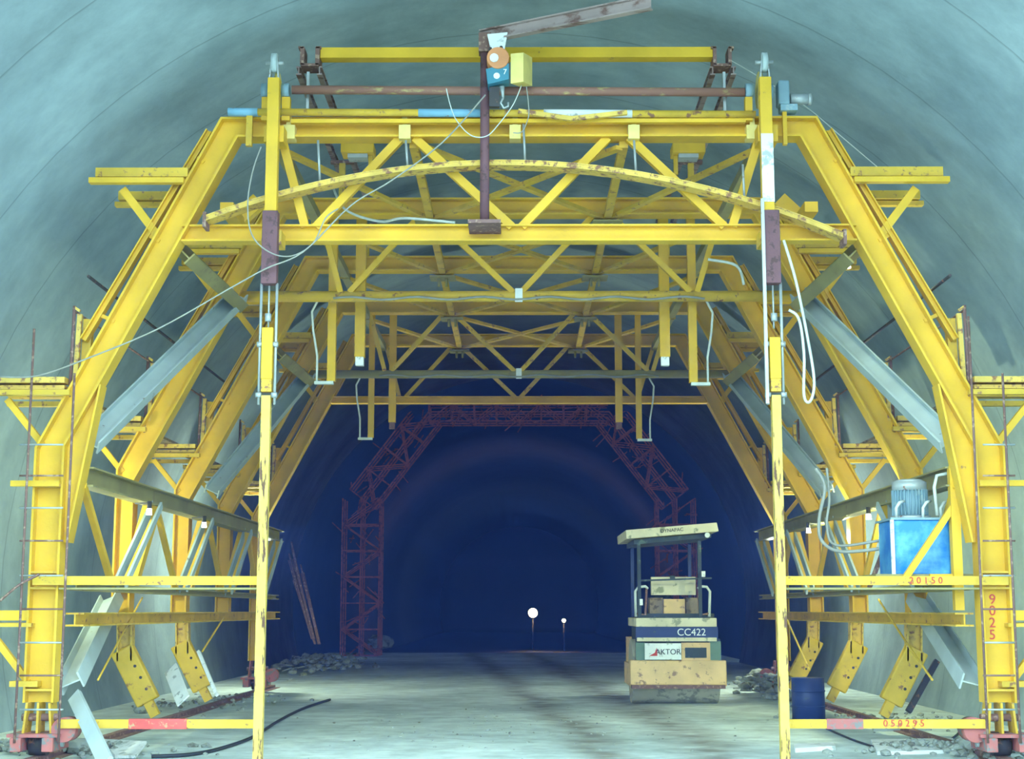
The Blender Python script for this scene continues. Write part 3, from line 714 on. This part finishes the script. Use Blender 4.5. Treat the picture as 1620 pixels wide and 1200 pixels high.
cable('chain', [(413, 232), (400, 270), (392, 320), (398, 370), (425, 398), (460, 405), (495, 385), (515, 345), (535, 330)], 16.1, .008, 'rope', 'pale chain hanging in a loop around the left mast', 'chain')
cable('hose', [(523, 285, 3), (545, 330, 2), (600, 350, 1.5), (640, 345, 1), (720, 352, .9)], 16.2, .016, 'ropepale', 'pale hose trailing over the front lower beam left of the jib post', 'hose')
cable('hose', [(1240, 380), (1258, 440), (1275, 520), (1288, 600), (1282, 634), (1272, 625), (1272, 560), (1264, 505), (1248, 490)], 16.2, .016, 'ropepale', 'pale hose hanging in a long narrow loop beside the right mast', 'hose')
cable('hose', [(1290, 740), (1305, 770), (1296, 820), (1300, 855), (1330, 872), (1390, 868)], 17.3, .02, 'rope', 'grey hose looping down left of the blue tank', 'hose')
cable('hose', [(1308, 740), (1312, 790), (1308, 830), (1322, 862), (1390, 855)], 17.35, .016, 'rope', 'second grey hose running to the blue tank behind the first', 'hose')
cable('hose', [(1120, 410, 3), (1165, 420, 3), (1177, 450, 3)], 16.9, .02, 'ropepale', 'pale hose arching above the round tube at right', 'hose')
cable('steel_wire', [(1155, 95), (1190, 115), (1270, 165), (1330, 215), (1395, 270)], 17.2, .006, 'ropepale', 'thin wire slanting down from the high beam to the upper right platform', 'wire')
cable('steel_wire', [(225, 945, 3), (195, 1000, 1.5), (155, 1075, 0)], 17.2, .012, 'yellow_worn', 'thin yellow rod slanting to the floor beside the low left grey beam', 'rod')
cable('steel_wire', [(1390, 948, 3), (1430, 1010, 1.5), (1475, 1075, .3)], 17.2, .014, 'yellow_worn', 'thin yellow rod slanting to the floor beside the low right grey beam', 'rod')
cable('steel_wire', [(355, 975, 3), (320, 1030, 2)], 20.2, .014, 'yellow_worn', 'thin pale rod hanging below the left truss by the third frame', 'rod')
cable('steel_wire', [(1245, 980, 3), (1281, 1060, 2)], 20.2, .014, 'yellow_worn', 'thin pale rod hanging below the right truss by the third frame', 'rod')
cable('steel_wire', [(0, 950), (30, 925), (62, 908)], 16.35, .014, 'rust', 'short rusty rod leaning against the left ladder', 'rod')

# ---------------------------------------------------------------- hanging posts under the roof
def hang(px, w, py0, py1, Y, loop, lab):
    x = K(px, 450, Y).x; z0 = K(px, py1, Y).z; z1 = A_[1]+.05
    t = thing('hanging_post', lab, 'post', (x, Y, z0), 'square posts hanging from the gantry roof')
    hw = w/2*Y/FPX
    MB().box((x-hw, Y-hw, z0), (x+hw, Y+hw, z1)).done('post', 'yellow', t)
    if loop:
        s = loop; e = .1
        MB().box((min(x, x+s*.2)-.03, Y-.04, z0-.04), (max(x, x+s*.2)+.03, Y+.04, z0)).done('foot_bracket', 'ropepale', t)
        pts_ = [(x+s*.2, Y, z0), (x+s*.2, Y, z0+.35), (x+s*.26, Y, z0+.7), (x+s*.27, Y-.1, z0+.95), (x+s*.15, Y-.25, z0+1.12), (x-s*.05, Y-.3, z0+1.14)]
        q = []
        for i in range(len(pts_)-1):
            a, b = Vector(pts_[i]), Vector(pts_[i+1]); q += [a.lerp(b, u/3) for u in range(3)]
        q.append(Vector(pts_[-1])); MB().tube(q, .016).done('conduit', 'ropepale', t)
    else:
        MB().box((x-hw*.8, Y-hw*.8, z0-.12), (x+hw*.8, Y+hw*.8, z0)).done('foot_shoe', 'white' if Y < 22 else 'rust', t)
YA2 = FY[1]+.35; YB2 = FY[3]+.35
hang(527, 13, 275, 603, YA2, -1, 'hanging yellow post nearest the left mast, with pale conduit loop at its foot')
hang(571, 16, 385, 565, YA2+.3, 0, 'broad hanging yellow post with plain foot, front pair, left of centre')
hang(1050, 16, 385, 565, YA2+.3, 0, 'broad hanging yellow post with plain foot, front pair, right of centre')
hang(1094, 13, 385, 605, YA2, 1, 'hanging yellow post nearest the right mast, with pale conduit loop at its foot')
hang(590, 9, 500, 692, YB2, -1, 'slim hanging post farther back left, reaching lowest, with conduit at its foot')
hang(623, 11, 500, 668, YB2+.3, 0, 'farther back hanging post on the left with rusty foot')
hang(977, 11, 500, 668, YB2+.3, 0, 'farther back hanging post on the right with rusty foot')
hang(1008, 9, 500, 694, YB2, 1, 'slim hanging post farther back right, reaching lowest, with conduit at its foot')

# ---------------------------------------------------------------- power pack
YP = 17.05
t = thing('hydraulic_power_pack', 'bright blue hydraulic tank with pale finned motor on top, on the right platform', 'power pack', K(1450, 912, YP))
a = K(1413, 822, YP); b = K(1505, 908, YP)
MB().box((a.x, YP, b.z), (b.x, YP+.72, a.z)).done('tank', 'blue', t, .015)
MB().box((a.x-.03, YP-.02, a.z), (b.x+.03, YP+.75, a.z+.025)).done('lid', 'motor', t)
MB().box((a.x-.04, YP-.03, b.z), (a.x, YP-.0, a.z)).done('level_strip', 'white', t)
c0 = K(1440, 812, YP+.35); xm = c0.x; zt = a.z+.02
m_ = MB(); m_.cyl((xm, YP+.35, zt), (xm, YP+.35, zt+.36), .17, 30)
for i in range(30):
    an = 2*math.pi*i/30
    d = Vector((math.cos(an), math.sin(an), 0))
    m_.bar(Vector((xm, YP+.35, zt+.05))+d*.185, Vector((xm, YP+.35, zt+.34))+d*.185, .008, .035, d.cross(Vector((0, 0, 1))))
mo = m_.done('motor', 'motor', t)
m_ = MB(); m_.cyl((xm, YP+.35, zt+.33), (xm, YP+.35, zt+.43), .195, 30); m_.cyl((xm, YP+.35, zt+.43), (xm, YP+.35, zt+.46), .195, 30, .13); m_.done('fan_cover', 'steel', mo)
MB().cyl((xm, YP+.35, zt), (xm, YP+.35, zt+.04), .23, 30).done('flange', 'steel', t)
for dx in (-.22, .08, .28):
    MB().tube([(xm+dx, YP+.1, zt), (xm+dx, YP+.1, zt+.12), (xm+dx+.04, YP+.1, zt+.18), (xm+dx+.1, YP+.15, zt+.2)], .018).done('pipe', 'ropepale', t)
# platform under the tank, post and diagonal
zs = b.z
t = thing('tank_platform', 'small ochre shelf carrying the blue tank behind the right bar', 'platform', (a.x, YP, zs-.03))
MB().box((a.x-.25, YP-.15, zs-.035), (b.x+.35, YP+.8, zs)).done('deck', 'olive', t)
MB().bar(K(1432, 914, YP-.2), K(1508, 800, YP-.2), .06, .07).done('diagonal', 'yellow', t)
x = K(1512, 850, YP-.2).x
MB().box((x-.05, YP-.25, K(1512, 965, YP).z), (x+.05, YP-.15, K(1512, 740, YP).z)).done('post', 'yellow', t)
MB().box((x-.3, YP-.2, zs-.035), (x+.05, YP-.15, zs)).done('edge_rail', 'yellow', t)
MB().tube([K(1483, 815, YP), K(1478, 770, YP), K(1482, 752, YP), K(1500, 748, YP), K(1506, 750, YP)], .02).done('conduit', 'ropepale', t)

# ---------------------------------------------------------------- bogies, hinged feet
for k, kn in ((0, 'front'), (4, 'rear')):
    for s, sn in ((-1, 'left'), (1, 'right')):
        Y = FY[k]; x = s*C_[0]; zc = C_[1]
        t = thing('wheel_bogie', 'red-brown wheel bogie under the %s %s column of the gantry' % (kn, sn), 'bogie', (x, Y, 0), 'wheel bogies under the gantry')
        zp = K(76, 1158, Y1).z
        for q in (-.15, 0, .15):
            m_ = MB(); m_.prism([(x+q-.012, zp), (x+q+.012, zp), (x+q*.8+.012, zc), (x+q*.8-.012, zc)], Y-.12, Y+.12); m_.done('yoke_plate', 'yellow_worn' if k == 0 else 'redbrown', t)
        MB().cyl((x-.2, Y-.0, (zp+zc)/2), (x+.2, Y, (zp+zc)/2), .04, 12).done('pivot_pin', 'rust', t)
        MB().box((x-.28, Y-.25, zp-.035), (x+.28, Y+.25, zp)).done('top_plate', 'redbrown', t)
        for q in (-.17, .17):
            m_ = MB(); m_.prism([(x+q-.06, .12), (x+q+.06, .12), (x+q+.06, zp-.035), (x+q-.06, zp-.035)], Y-.3, Y+.3); m_.done('side_plate', 'redbrown', t, .01)
        MB().cyl((x-.09, Y, .185), (x+.09, Y, .185), .125, 22).done('wheel', 'darksteel', t)
        MB().cyl((x-.26, Y, .185), (x+.26, Y, .185), .035, 10).done('axle', 'steel', t)
        c = Vector((x-s*.3, Y-.05, .34)); m_ = MB().cyl(c-Vector((0, .13, 0)), c+Vector((0, .13, 0)), .13, 20); m_.done('drive_motor', 'redbrown', t)
    
for s, sn in ((-1, 'left'), (1, 'right')):
    x = s*C_[0]
    m_ = MB(); m_.bar((x, Y1-2.2, .03), (x, FY[4]+2, .03), .1, .06, (1, 0, 0)); m_.bar((x, Y1-2.2, .0), (x, FY[4]+2, .0), .3, .02, (1, 0, 0))
    solo('track_rail', m_, 'rust', 'low rusty rail on the floor under the %s bogies' % sn, 'rail')
for k, wd in ((1, 'second'), (2, 'third'), (3, 'fourth')):
    for s, sn in ((-1, 'left'), (1, 'right')):
        if k == 3 and s < 0: continue
        Y = FY[k]; x = s*C_[0]
        t = thing('hinged_leg_foot', 'folded yellow hinged foot plate hanging below the %s %s column' % (wd, sn), 'foot', (x, Y, 0), 'folded foot plates under the gantry')
        a = Vector((x, Y, 1.5)); b = Vector((x-s*.02, Y, 1.0)); c = Vector((x-s*.34, Y, .42))
        MB().ib(a, b+Vector((0, 0, -.05)), .2, .16).done('arm', 'yellow_rusty', t)
        m_ = MB(); m_.bar(b+Vector((s*.05, 0, .1)), c, .16, .3); m_.done('plate', 'yellow_worn', t, .02)
        d = (c-b).normalized()
        m_ = MB(); m_.bar(c-d*.02, c+d*.2, .1, .12); m_.done('toe', 'yellow_worn', t)
        for f in (.2, .45, .7): p = b.lerp(c, f); MB().cyl(p-Vector((-.08, .09, 0)), p-Vector((-.08, .078, 0)), .02, 8).done('bolt', 'darksteel', t)

# ---------------------------------------------------------------- work lamps
for px, py, Y, lab, pw in ((236, 808, 18.9, 'small lit white lamp on the left side truss beyond the second column', 120),
                       (323, 829, 22.2, 'small lit white lamp on the left side truss beyond the third column', 75),
                       (1374, 816, 20.4, 'small lit white lamp just left of the blue tank', 200),
                       (1279, 838, 24.0, 'small lit white lamp on the right side truss beside the right mast', 150),
                       (1341, 418, 17.6, 'small lit white lamp on the right knee brace', 25)):
    p = K(px, py, Y); s = -1 if p.x < 0 else 1
    t = thing('work_lamp', lab, 'lamp', p, 'small white work lamps')
    m_ = MB(); m_.cyl(p-Vector((0, 0, .045)), p+Vector((0, 0, .03)), .038, 12, .03); m_.done('bulb', 'bulb', t)
    m_ = MB(); m_.cyl(p+Vector((0, 0, .03)), p+Vector((0, 0, .12)), .03, 10); m_.bar(p+Vector((0, 0, .1)), p+Vector((s*.2, .1, .1)), .02, .02); m_.done('socket', 'darksteel', t)
    l = bpy.data.lights.new('offset_bulb_light', 'POINT'); l.energy = pw; l.color = (.85, 1, .62); l.shadow_soft_size = .05
    lo = bpy.data.objects.new('offset_bulb_light', l); COL.objects.link(lo); lo.parent = t; lo.location = (s*(1.0 if s < 0 and Y > 18.5 else .5), 0, -.1)  # added light stands outward of the bulb, where no fixture hangs

for s, sn in ((-1, 'left'), (1, 'right')):  # added lamps, hidden by the columns, to brighten floor and walls beyond
    xc = C_[0]+.05
    p = Vector((s*xc, FY[4]+.4, 3.0))
    t = thing('added_fill_lamp', 'added unseen fill lamp on an arm behind the %s column of the farthest frame' % sn, 'lamp', p)
    MB().cyl(p-Vector((0, 0, .07)), p+Vector((0, 0, .05)), .05, 14, .035).done('bulb', 'bulb', t)
    MB().cyl(p+Vector((0, 0, .05)), p+Vector((0, 0, .14)), .035, 10).done('socket', 'darksteel', t)
    MB().bar(p+Vector((0, -.24, .12)), p+Vector((0, .0, .12)), .04, .04).done('mounting_arm', 'rust', t)
    l = bpy.data.lights.new('lamp_light', 'POINT'); l.energy = 420; l.color = (.82, 1, .86); l.shadow_soft_size = .12
    lo = bpy.data.objects.new('lamp_light', l); COL.objects.link(lo); lo.parent = t; lo.location = (0, .25, -.1)

# ---------------------------------------------------------------- road roller
YR = 26.3
def R(px, py, dy=0): return K(px, py, YR+dy)
rx = R(1074, 1100).x
t = thing('road_roller', 'dusty yellow road roller with tilted canopy parked on the right inside the gantry', 'roller', (rx, YR+.6, 0))
def rb(nm, px0, py0, px1, py1, dy, d, m, par=None, bv=0):
    return MB().box(R(px0, py0, dy), R(px1, py1, dy)+Vector((0, d, 0))).done(nm, m, par or t, bv)
zt = R(1074, 1060).z; rr = .55
xa = R(1003, 1080).x; xb = R(1143, 1080).x
m_ = MB(); m_.cyl((xa, YR+.75, rr), (xb, YR+.75, rr), rr, 48); m_.done('drum', 'drum', t, .01)
rb('drum_frame', 997, 1044, 1150, 1083, 0, .35, 'rolleryellow', None, .02)
rb('scraper', 1000, 1083, 1148, 1089, .02, .3, 'rust')
for q in (997, 1141): rb('side_arm', q, 1050, q+9, 1085, .35, 1.5, 'rolleryellow')
ft = rb('hood_front', 1006, 1010, 1140, 1046, .1, .12, 'rollerdark')
rb('side_panel', 1006, 1016, 1021, 1044, .06, .06, 'rollergreen')
rb('side_panel', 1122, 1014, 1141, 1044, .06, .06, 'rollergreen')
rb('grille_frame', 1078, 1016, 1124, 1044, .03, .05, 'rolleryellow')
gr = rb('grille', 1084, 1024, 1118, 1040, .0, .04, 'rollerdark')
rb('bumper_bar', 1008, 1008, 1134, 1014, -.02, .1, 'rollercanopy')
bd = rb('name_band', 1006, 991, 1136, 1009, .02, .2, 'navy')
text('CC422', .17, R(1094, 1000, .01), 'whiteletter', bd)
sg = rb('sign_board', 1020, 1017, 1078, 1043, -.04, .03, 'white')
text('AKTOR', .13, R(1057, 1031, -.045), 'black', sg)
m_ = MB(); m_.hexa([R(1027, 1037, -.045), R(1040, 1037, -.045), R(1039, 1024, -.045), R(1036, 1032, -.045)], [R(1027, 1037, -.05), R(1040, 1037, -.05), R(1039, 1024, -.05), R(1036, 1032, -.05)])
m_.done('red_logo', 'redletter', sg)
rb('engine_body', 1010, 992, 1134, 1046, .25, 1.6, 'rollerdark')
rb('deck', 1006, 977, 1134, 991, .0, 1.9, 'rollercanopy', None, .01)
rb('deck', 1012, 970, 1130, 978, .3, 1.3, 'rollerdark')
rb('console', 1030, 912, 1101, 941, .5, .12, 'rollercanopy', None, .01)
rb('console_notch', 1060, 910, 1068, 916, .48, .16, 'rollerdark')
rb('seat_base', 1050, 947, 1084, 971, .45, .45, 'rolleryellow', None, .01)
rb('toolbox', 1028, 945, 1049, 971, .6, .4, 'wood'); rb('toolbox', 1085, 945, 1108, 971, .6, .4, 'wood')
rb('seat_back', 1035, 925, 1062, 975, 1.1, .1, 'rollerdark')
for q in (1, -1):
    cx = 1013 if q > 0 else 1118
    P = [R(cx-7, 975, .15), R(cx-8, 935, .15), R(cx-3, 928, .15), R(cx+8, 927, .15), R(cx+12, 931, .15)]
    if q < 0: P = [R(cx+4, 975, .15), R(cx+5, 935, .15), R(cx, 928, .15), R(cx-10, 927, .15), R(cx-14, 931, .15)]
    MB().tube(P, .025).done('handrail', 'ropepale', t)
    MB().tube([R(cx-7 if q > 0 else cx+4, 970, .15), R(cx+8 if q > 0 else cx-11, 972, .15), R(cx+10 if q > 0 else cx-13, 930, .15)], .022).done('handrail', 'rust', t)
for dy in (.15, 1.7):
    for px in (1013, 1110):
        p = R(px, 985); ztop = R(px, 860).z+(.06 if px > 1050 else 0)
        MB().box((p.x-.03, YR+dy-.03, p.z), (p.x+.03, YR+dy+.03, ztop)).done('canopy_post', 'navy' if dy > 1 else 'rollerdark', t)
MB().bar(R(1012, 918, .15), R(1126, 914, .15), .03, .03).done('cross_bar', 'rollerdark', t)
m_ = MB()
a0, a1, a2, a3 = R(990, 838, -.1), R(1134, 826, -.1), R(1137, 840, -.1), R(991, 852, -.1)
bk = Vector((0, 2.3, -.0)); m_.hexa([a0, a1, a2, a3], [p+bk for p in (a0, a1, a2, a3)])
cn = m_.done('canopy', 'rollercanopy', t, .01)
text('DYNAPAC', .085, R(1063, 838.5, -.105), 'black', cn, rot=(math.pi/2, -.085, 0))
m_ = MB(); a0, a1, a2, a3 = R(1003, 853, .1), R(1125, 843, .1), R(1125, 850, .1), R(1003, 861, .1)
m_.hexa([a0, a1, a2, a3], [p+Vector((0, 1.8, 0)) for p in (a0, a1, a2, a3)]); m_.done('canopy_frame', 'rollerdark', t)
m_ = MB().cyl(R(1119, 846, -.08), R(1119, 846, .02), .045, 12); m_.done('lamp', 'white', t)
m_ = MB().pbox(1110, 903, 1116, 912, YR, .03); m_.done('mirror', 'white', t)
m_ = MB().pbox(1012, 947, 1017, 957, YR+.1, .05); m_.done('lamp', 'white', t)
m_ = MB()
for sx_ in (xa+.05, xb-.05): m_.cyl((sx_-.1+(.25 if sx_ < rx else -.25), YR+2.9, .5), (sx_+.1+(.25 if sx_ < rx else -.25), YR+2.9, .5), .5, 30)
m_.done('rear_wheels', 'darksteel', t); MB().box((xa+.1, YR+1.8, .5), (xb-.1, YR+3.3, 1.1)).done('rear_body', 'rolleryellow', t)

# ---------------------------------------------------------------- rebar arch in the distance
YG = 55.0
t = thing('rebar_gantry', 'rust-red lattice arch of reinforcement steel standing deep in the dark tunnel', 'gantry', (0, YG, 0))
def lattice(p0, p1, w, name):
    mb = MB(); p0 = Vector(p0); p1 = Vector(p1); ax = (p1-p0); L_ = ax.length; ax.normalize()
    up = ax.cross(Vector((0, 1, 0))).normalized(); n = max(4, int(L_/.8))
    rnd = random.Random(5+int(p0.x*10))
    for dy in (-.7, 0, .7):
        for u in (-.5, 0, .5):
            o = up*w*u+Vector((0, dy, 0)); mb.bar(p0+o, p1+o, .05, .05)
        for i in range(n):
            a = p0+ax*L_*i/n; b = p0+ax*L_*(i+1)/n; sg_ = .5 if i % 2 else -.5
            o = Vector((0, dy, 0)); mb.bar(a+up*w*sg_+o, b-up*w*sg_+o, .04, .04); mb.bar(a-up*w*.5+o, a+up*w*.5+o, .04, .04)
    for i in range(int(L_*9)):
        a = p0+ax*rnd.uniform(0, L_)+up*w*rnd.uniform(-.5, .5)+Vector((0, rnd.uniform(-.7, .7), 0))
        mb.bar(a, a+Vector((rnd.uniform(-.5, .5), rnd.uniform(-.6, .6), rnd.uniform(-.5, .5))), .035, .035)
    mb.done(name, 'rebar', t)
LW = 58*YG/FPX
xl = (821-575)*YG/FPX; pk = K(575, 790, YG); pt = K(680, 655, YG)
for s in (-1, 1):
    lattice((s*xl, YG, 0), (s*xl, YG, pk.z), LW, 'leg')
    lattice((s*xl, YG, pk.z), (s*abs(pt.x), YG, pt.z), LW*.8, 'inclined_leg')
lattice((-abs(pt.x), YG, pt.z), (abs(pt.x), YG, pt.z), LW*.5, 'crown_beam')

# leaning rods, far lamps
for i, (xa_, ya_, xb_, yb_) in enumerate(((466, 868, 498, 1010), (474, 905, 503, 1018))):
    a = K(xa_, ya_, 38.2); b = K(xb_, yb_, 37.2); b.z = max(b.z, .02)
    m_ = MB()
    for j in range(6):
        o = Vector((random.uniform(-.08, .08), random.uniform(-.05, .05), 0)); m_.cyl(b+o, a+o*2+Vector((0, 0, random.uniform(-.3, .2))), .025, 5)
    solo('steel_bar_bundle', m_, 'rust', ['taller rusty bundle of steel bars leaning against the left tunnel wall', 'shorter rusty bundle of steel bars leaning beside the taller one'][i], 'steel bars', 'leaning steel bars')
def flood(px, py, Y, r, lab, e):
    p = K(px, py, Y)
    t = thing('flood_lamp', lab, 'lamp', (p.x, Y, -.55))
    MB().cyl(p-Vector((0, .1, 0)), p+Vector((0, .02, 0)), r, 16).done('lens', 'flood', t)
    MB().cyl(p+Vector((0, .02, 0)), p+Vector((0, .3, 0)), r*1.1, 16, r*.6).done('housing', 'darksteel', t)
    MB().cyl((p.x, Y+.15, -.55), (p.x, Y+.15, p.z-r*.8), .04, 8).done('stand', 'darksteel', t)
    l = bpy.data.lights.new('lamp_light', 'SPOT'); l.energy = e; l.color = (1, .6, .3); l.spot_size = 2.4; l.shadow_soft_size = r
    lo = bpy.data.objects.new('lamp_light', l); COL.objects.link(lo); lo.parent = t; lo.location = (0, -.2, p.z+.55); lo.rotation_euler = (math.pi/2, 0, math.pi)
flood(843, 969, 84, .24, 'bright orange-white lamp shining from deep inside the tunnel', 12)
flood(892, 981, 82, .09, 'small dim lamp to the right of the bright one deep in the tunnel', 60)

# ---------------------------------------------------------------- floor clutter
def sheet(name, pts, z0, th, m, lab, cat, grp=None, lift=None):
    Q = []
    for i, (px, py) in enumerate(pts):
        zz = z0+(lift[i] if lift else 0)
        d = RC @ Vector(((px-810)/FPX, -(py-600)/FPX, -1)); tt = (zz-CH)/d.z
        Q.append(Vector((d.x*tt, d.y*tt, zz)))
    m_ = MB().hexa(Q, [q+Vector((0, 0, th)) for q in Q])
    return solo(name, m_, m, lab, cat, grp)
sheet('white_sheet', [(160, 1172), (232, 1176), (215, 1199), (182, 1199)], .0, .03, 'white', 'white sheet lying on the floor beside the left bogie', 'sheet', lift=[.02, .1, .02, .0])
sheet('board', [(1378, 1174), (1508, 1172), (1512, 1191), (1388, 1194)], 0, .04, 'white', 'large pale slab on the floor under the right low bar', 'board')
sheet('board', [(1256, 1183), (1318, 1180), (1322, 1186), (1258, 1190)], 0, .05, 'white', 'small pale board on the floor right of the right mast', 'board')
sheet('board', [(1380, 1150), (1474, 1148), (1474, 1155), (1382, 1157)], 0, .05, 'steel', 'thin grey board lying behind the right low bar', 'board')
def plank(px0, py0, Ya, px1, py1, Yb, w, h, m, lab, nm='leaning_board', cat='board'):
    a = K(px0, py0, Ya); b = K(px1, py1, Yb); b.z = max(b.z, h/2)
    return solo(nm, MB().bar(a, b, w, h), m, lab, cat)
plank(118, 1100, 16.9, 168, 1215, 15.7, .05, .16, 'grey', 'pale grey board leaning down from the low left grey beam to the floor')
plank(270, 1057, 20.4, 290, 1108, 19.6, .02, .2, 'white', 'whitish board leaning near the left wall behind the red-banded bar')
plank(314, 1030, 20.6, 343, 1099, 19.8, .04, .04, 'white', 'thin white batten leaning right of the whitish board')
plank(1482, 1045, 18.8, 1437, 1125, 18.5, .05, .07, 'darksteel', 'dark steel bar leaning beside the yellow foot at right')
plank(1405, 850, 18.2, 1375, 930, 18.1, .04, .05, 'rust', 'thin rusty bar slanting beside the blue tank')
# blue barrel
p = K(1278, 1082, 22.8)
m_ = MB(); m_.cyl((p.x, 22.8, 0), (p.x, 22.8, .62), .24, 24)
for zz in (.2, .42): m_.cyl((p.x, 22.8, zz), (p.x, 22.8, zz+.02), .25, 24)
solo('barrel', m_, 'navy', 'dark blue barrel on the floor behind the yellow foot at right', 'barrel')
def gcable(name, pts, r, m, lab):
    P = []
    for px, py in pts:
        d = RC @ Vector(((px-810)/FPX, -(py-600)/FPX, -1)); tt = (r-CH)/d.z; P.append(Vector((d.x*tt, d.y*tt, r)))
    q = []
    for i in range(len(P)-1):
        p0 = P[max(i-1, 0)]; p1 = P[i]; p2 = P[i+1]; p3 = P[min(i+2, len(P)-1)]
        for j in range(8):
            u = j/8; q.append(.5*((2*p1)+(p2-p0)*u+(2*p0-5*p1+4*p2-p3)*u*u+(3*p1-p0-3*p2+p3)*u**3))
    q.append(P[-1]); solo(name, MB().tube(q, r, 6), m, lab, 'cable')
gcable('cable', [(240, 1196), (300, 1193), (350, 1183), (400, 1165), (440, 1140), (480, 1120), (522, 1106)], .022, 'cable', 'dark cable snaking across the floor past the left mast')
gcable('cable', [(1308, 1152), (1345, 1168), (1380, 1180), (1400, 1186)], .014, 'cable', 'thin dark cable on the floor under the right low bar')
gcable('cable', [(1440, 1168), (1455, 1180), (1480, 1182), (1510, 1165), (1524, 1150)], .016, 'cable', 'curled dark cable over the pale slab at right')
# rocks
def rock(p, r, seed):
    rnd = random.Random(seed); bm = bmesh.new(); bmesh.ops.create_icosphere(bm, subdivisions=2, radius=1)
    for v in bm.verts:
        k = rnd.uniform(.75, 1.15); v.co = Vector((v.co.x*r*k*1.2, v.co.y*r*k, v.co.z*r*k*.7))+p
    return bm
def gp_(px, py):
    d = RC @ Vector(((px-810)/FPX, -(py-600)/FPX, -1)); tt = -CH/d.z; return Vector((d.x*tt, d.y*tt, 0))
for i, (px, py, r, lab) in enumerate(((1268, 1124, .14, 'pale grey stone on the floor just right of the right mast'),
        (600, 1026, .5, 'rounded boulder at the foot of the rust-red lattice leg on the left'),
        (222, 1128, .1, 'small pale stone behind the red band of the left low bar'),
        (1205, 1085, .3, 'large dusty lump beside the road roller'),
        (130, 1192, .16, 'pale lump beside the left front bogie'),
        (1538, 1190, .14, 'pale lump beside the right front bogie'))):
    b = MB(); b.bm.free(); q = gp_(px, py); b.bm = rock(q+Vector((0, 0, r*.5)), r, i)
    solo('rock', b, 'rock', lab, 'rock')
def rubble(nm, cx, cy, sx_, sy_, n, r0, r1, lab, hh=.3):
    b = MB(); rnd = random.Random(n)
    for i in range(n):
        u, v = rnd.gauss(0, .4), rnd.gauss(0, .4); r = rnd.uniform(r0, r1)
        p = Vector((cx+u*sx_, cy+v*sy_, max(0, hh*(1-(u*u+v*v)))*rnd.random()+r*.2))
        if abs(p.x) > 6.6: continue
        k = 1 if r1 < .1 else rnd.choice((0, 1, 1, 1, 1))
        if k:
            q = bmesh.ops.create_icosphere(b.bm, subdivisions=1, radius=r)
            for w in q['verts']: w.co = Vector((w.co.x*rnd.uniform(.7, 1.4), w.co.y*rnd.uniform(.7, 1.3), w.co.z*.7))+p
        else:
            b.bar(p, p+Vector((rnd.uniform(-.5, .5), rnd.uniform(-.5, .5), rnd.uniform(0, .12))), .03, .03)
    o = solo(nm, b, 'rock', lab, 'rubble'); o['kind'] = 'stuff'
c = gp_(480, 1060); rubble('rubble', c.x, c.y+2, 1.6, 7, 260, .03, .13, 'dusty heap of rubble and scraps along the left wall beyond the left mast', .32)
c = gp_(1215, 1095); rubble('rubble', c.x, c.y, .7, 4, 120, .03, .14, 'dusty heap of rubble and scraps along the right side behind the right mast', .35)
c = gp_(1420, 1140); rubble('rubble', c.x, c.y, 2.2, 2.4, 130, .015, .05, 'scattered small debris on the floor at lower right', .04)
c = gp_(330, 1110); rubble('rubble', c.x, c.y, 2.0, 3, 120, .015, .05, 'scattered small debris on the floor at lower left', .04)
c = gp_(90, 1185); rubble('rubble', c.x, c.y-.3, 1.6, 1.0, 150, .02, .07, 'pale broken lumps on the floor around the left front bogie', .12)
c = gp_(1540, 1185); rubble('rubble', c.x, c.y-.3, 1.6, 1.0, 150, .02, .07, 'pale broken lumps on the floor around the right front bogie', .12)
c = gp_(800, 1150); rubble('gravel', c.x, c.y, 3.0, 5, 140, .008, .022, 'loose pebbles scattered over the open middle of the floor', .0)
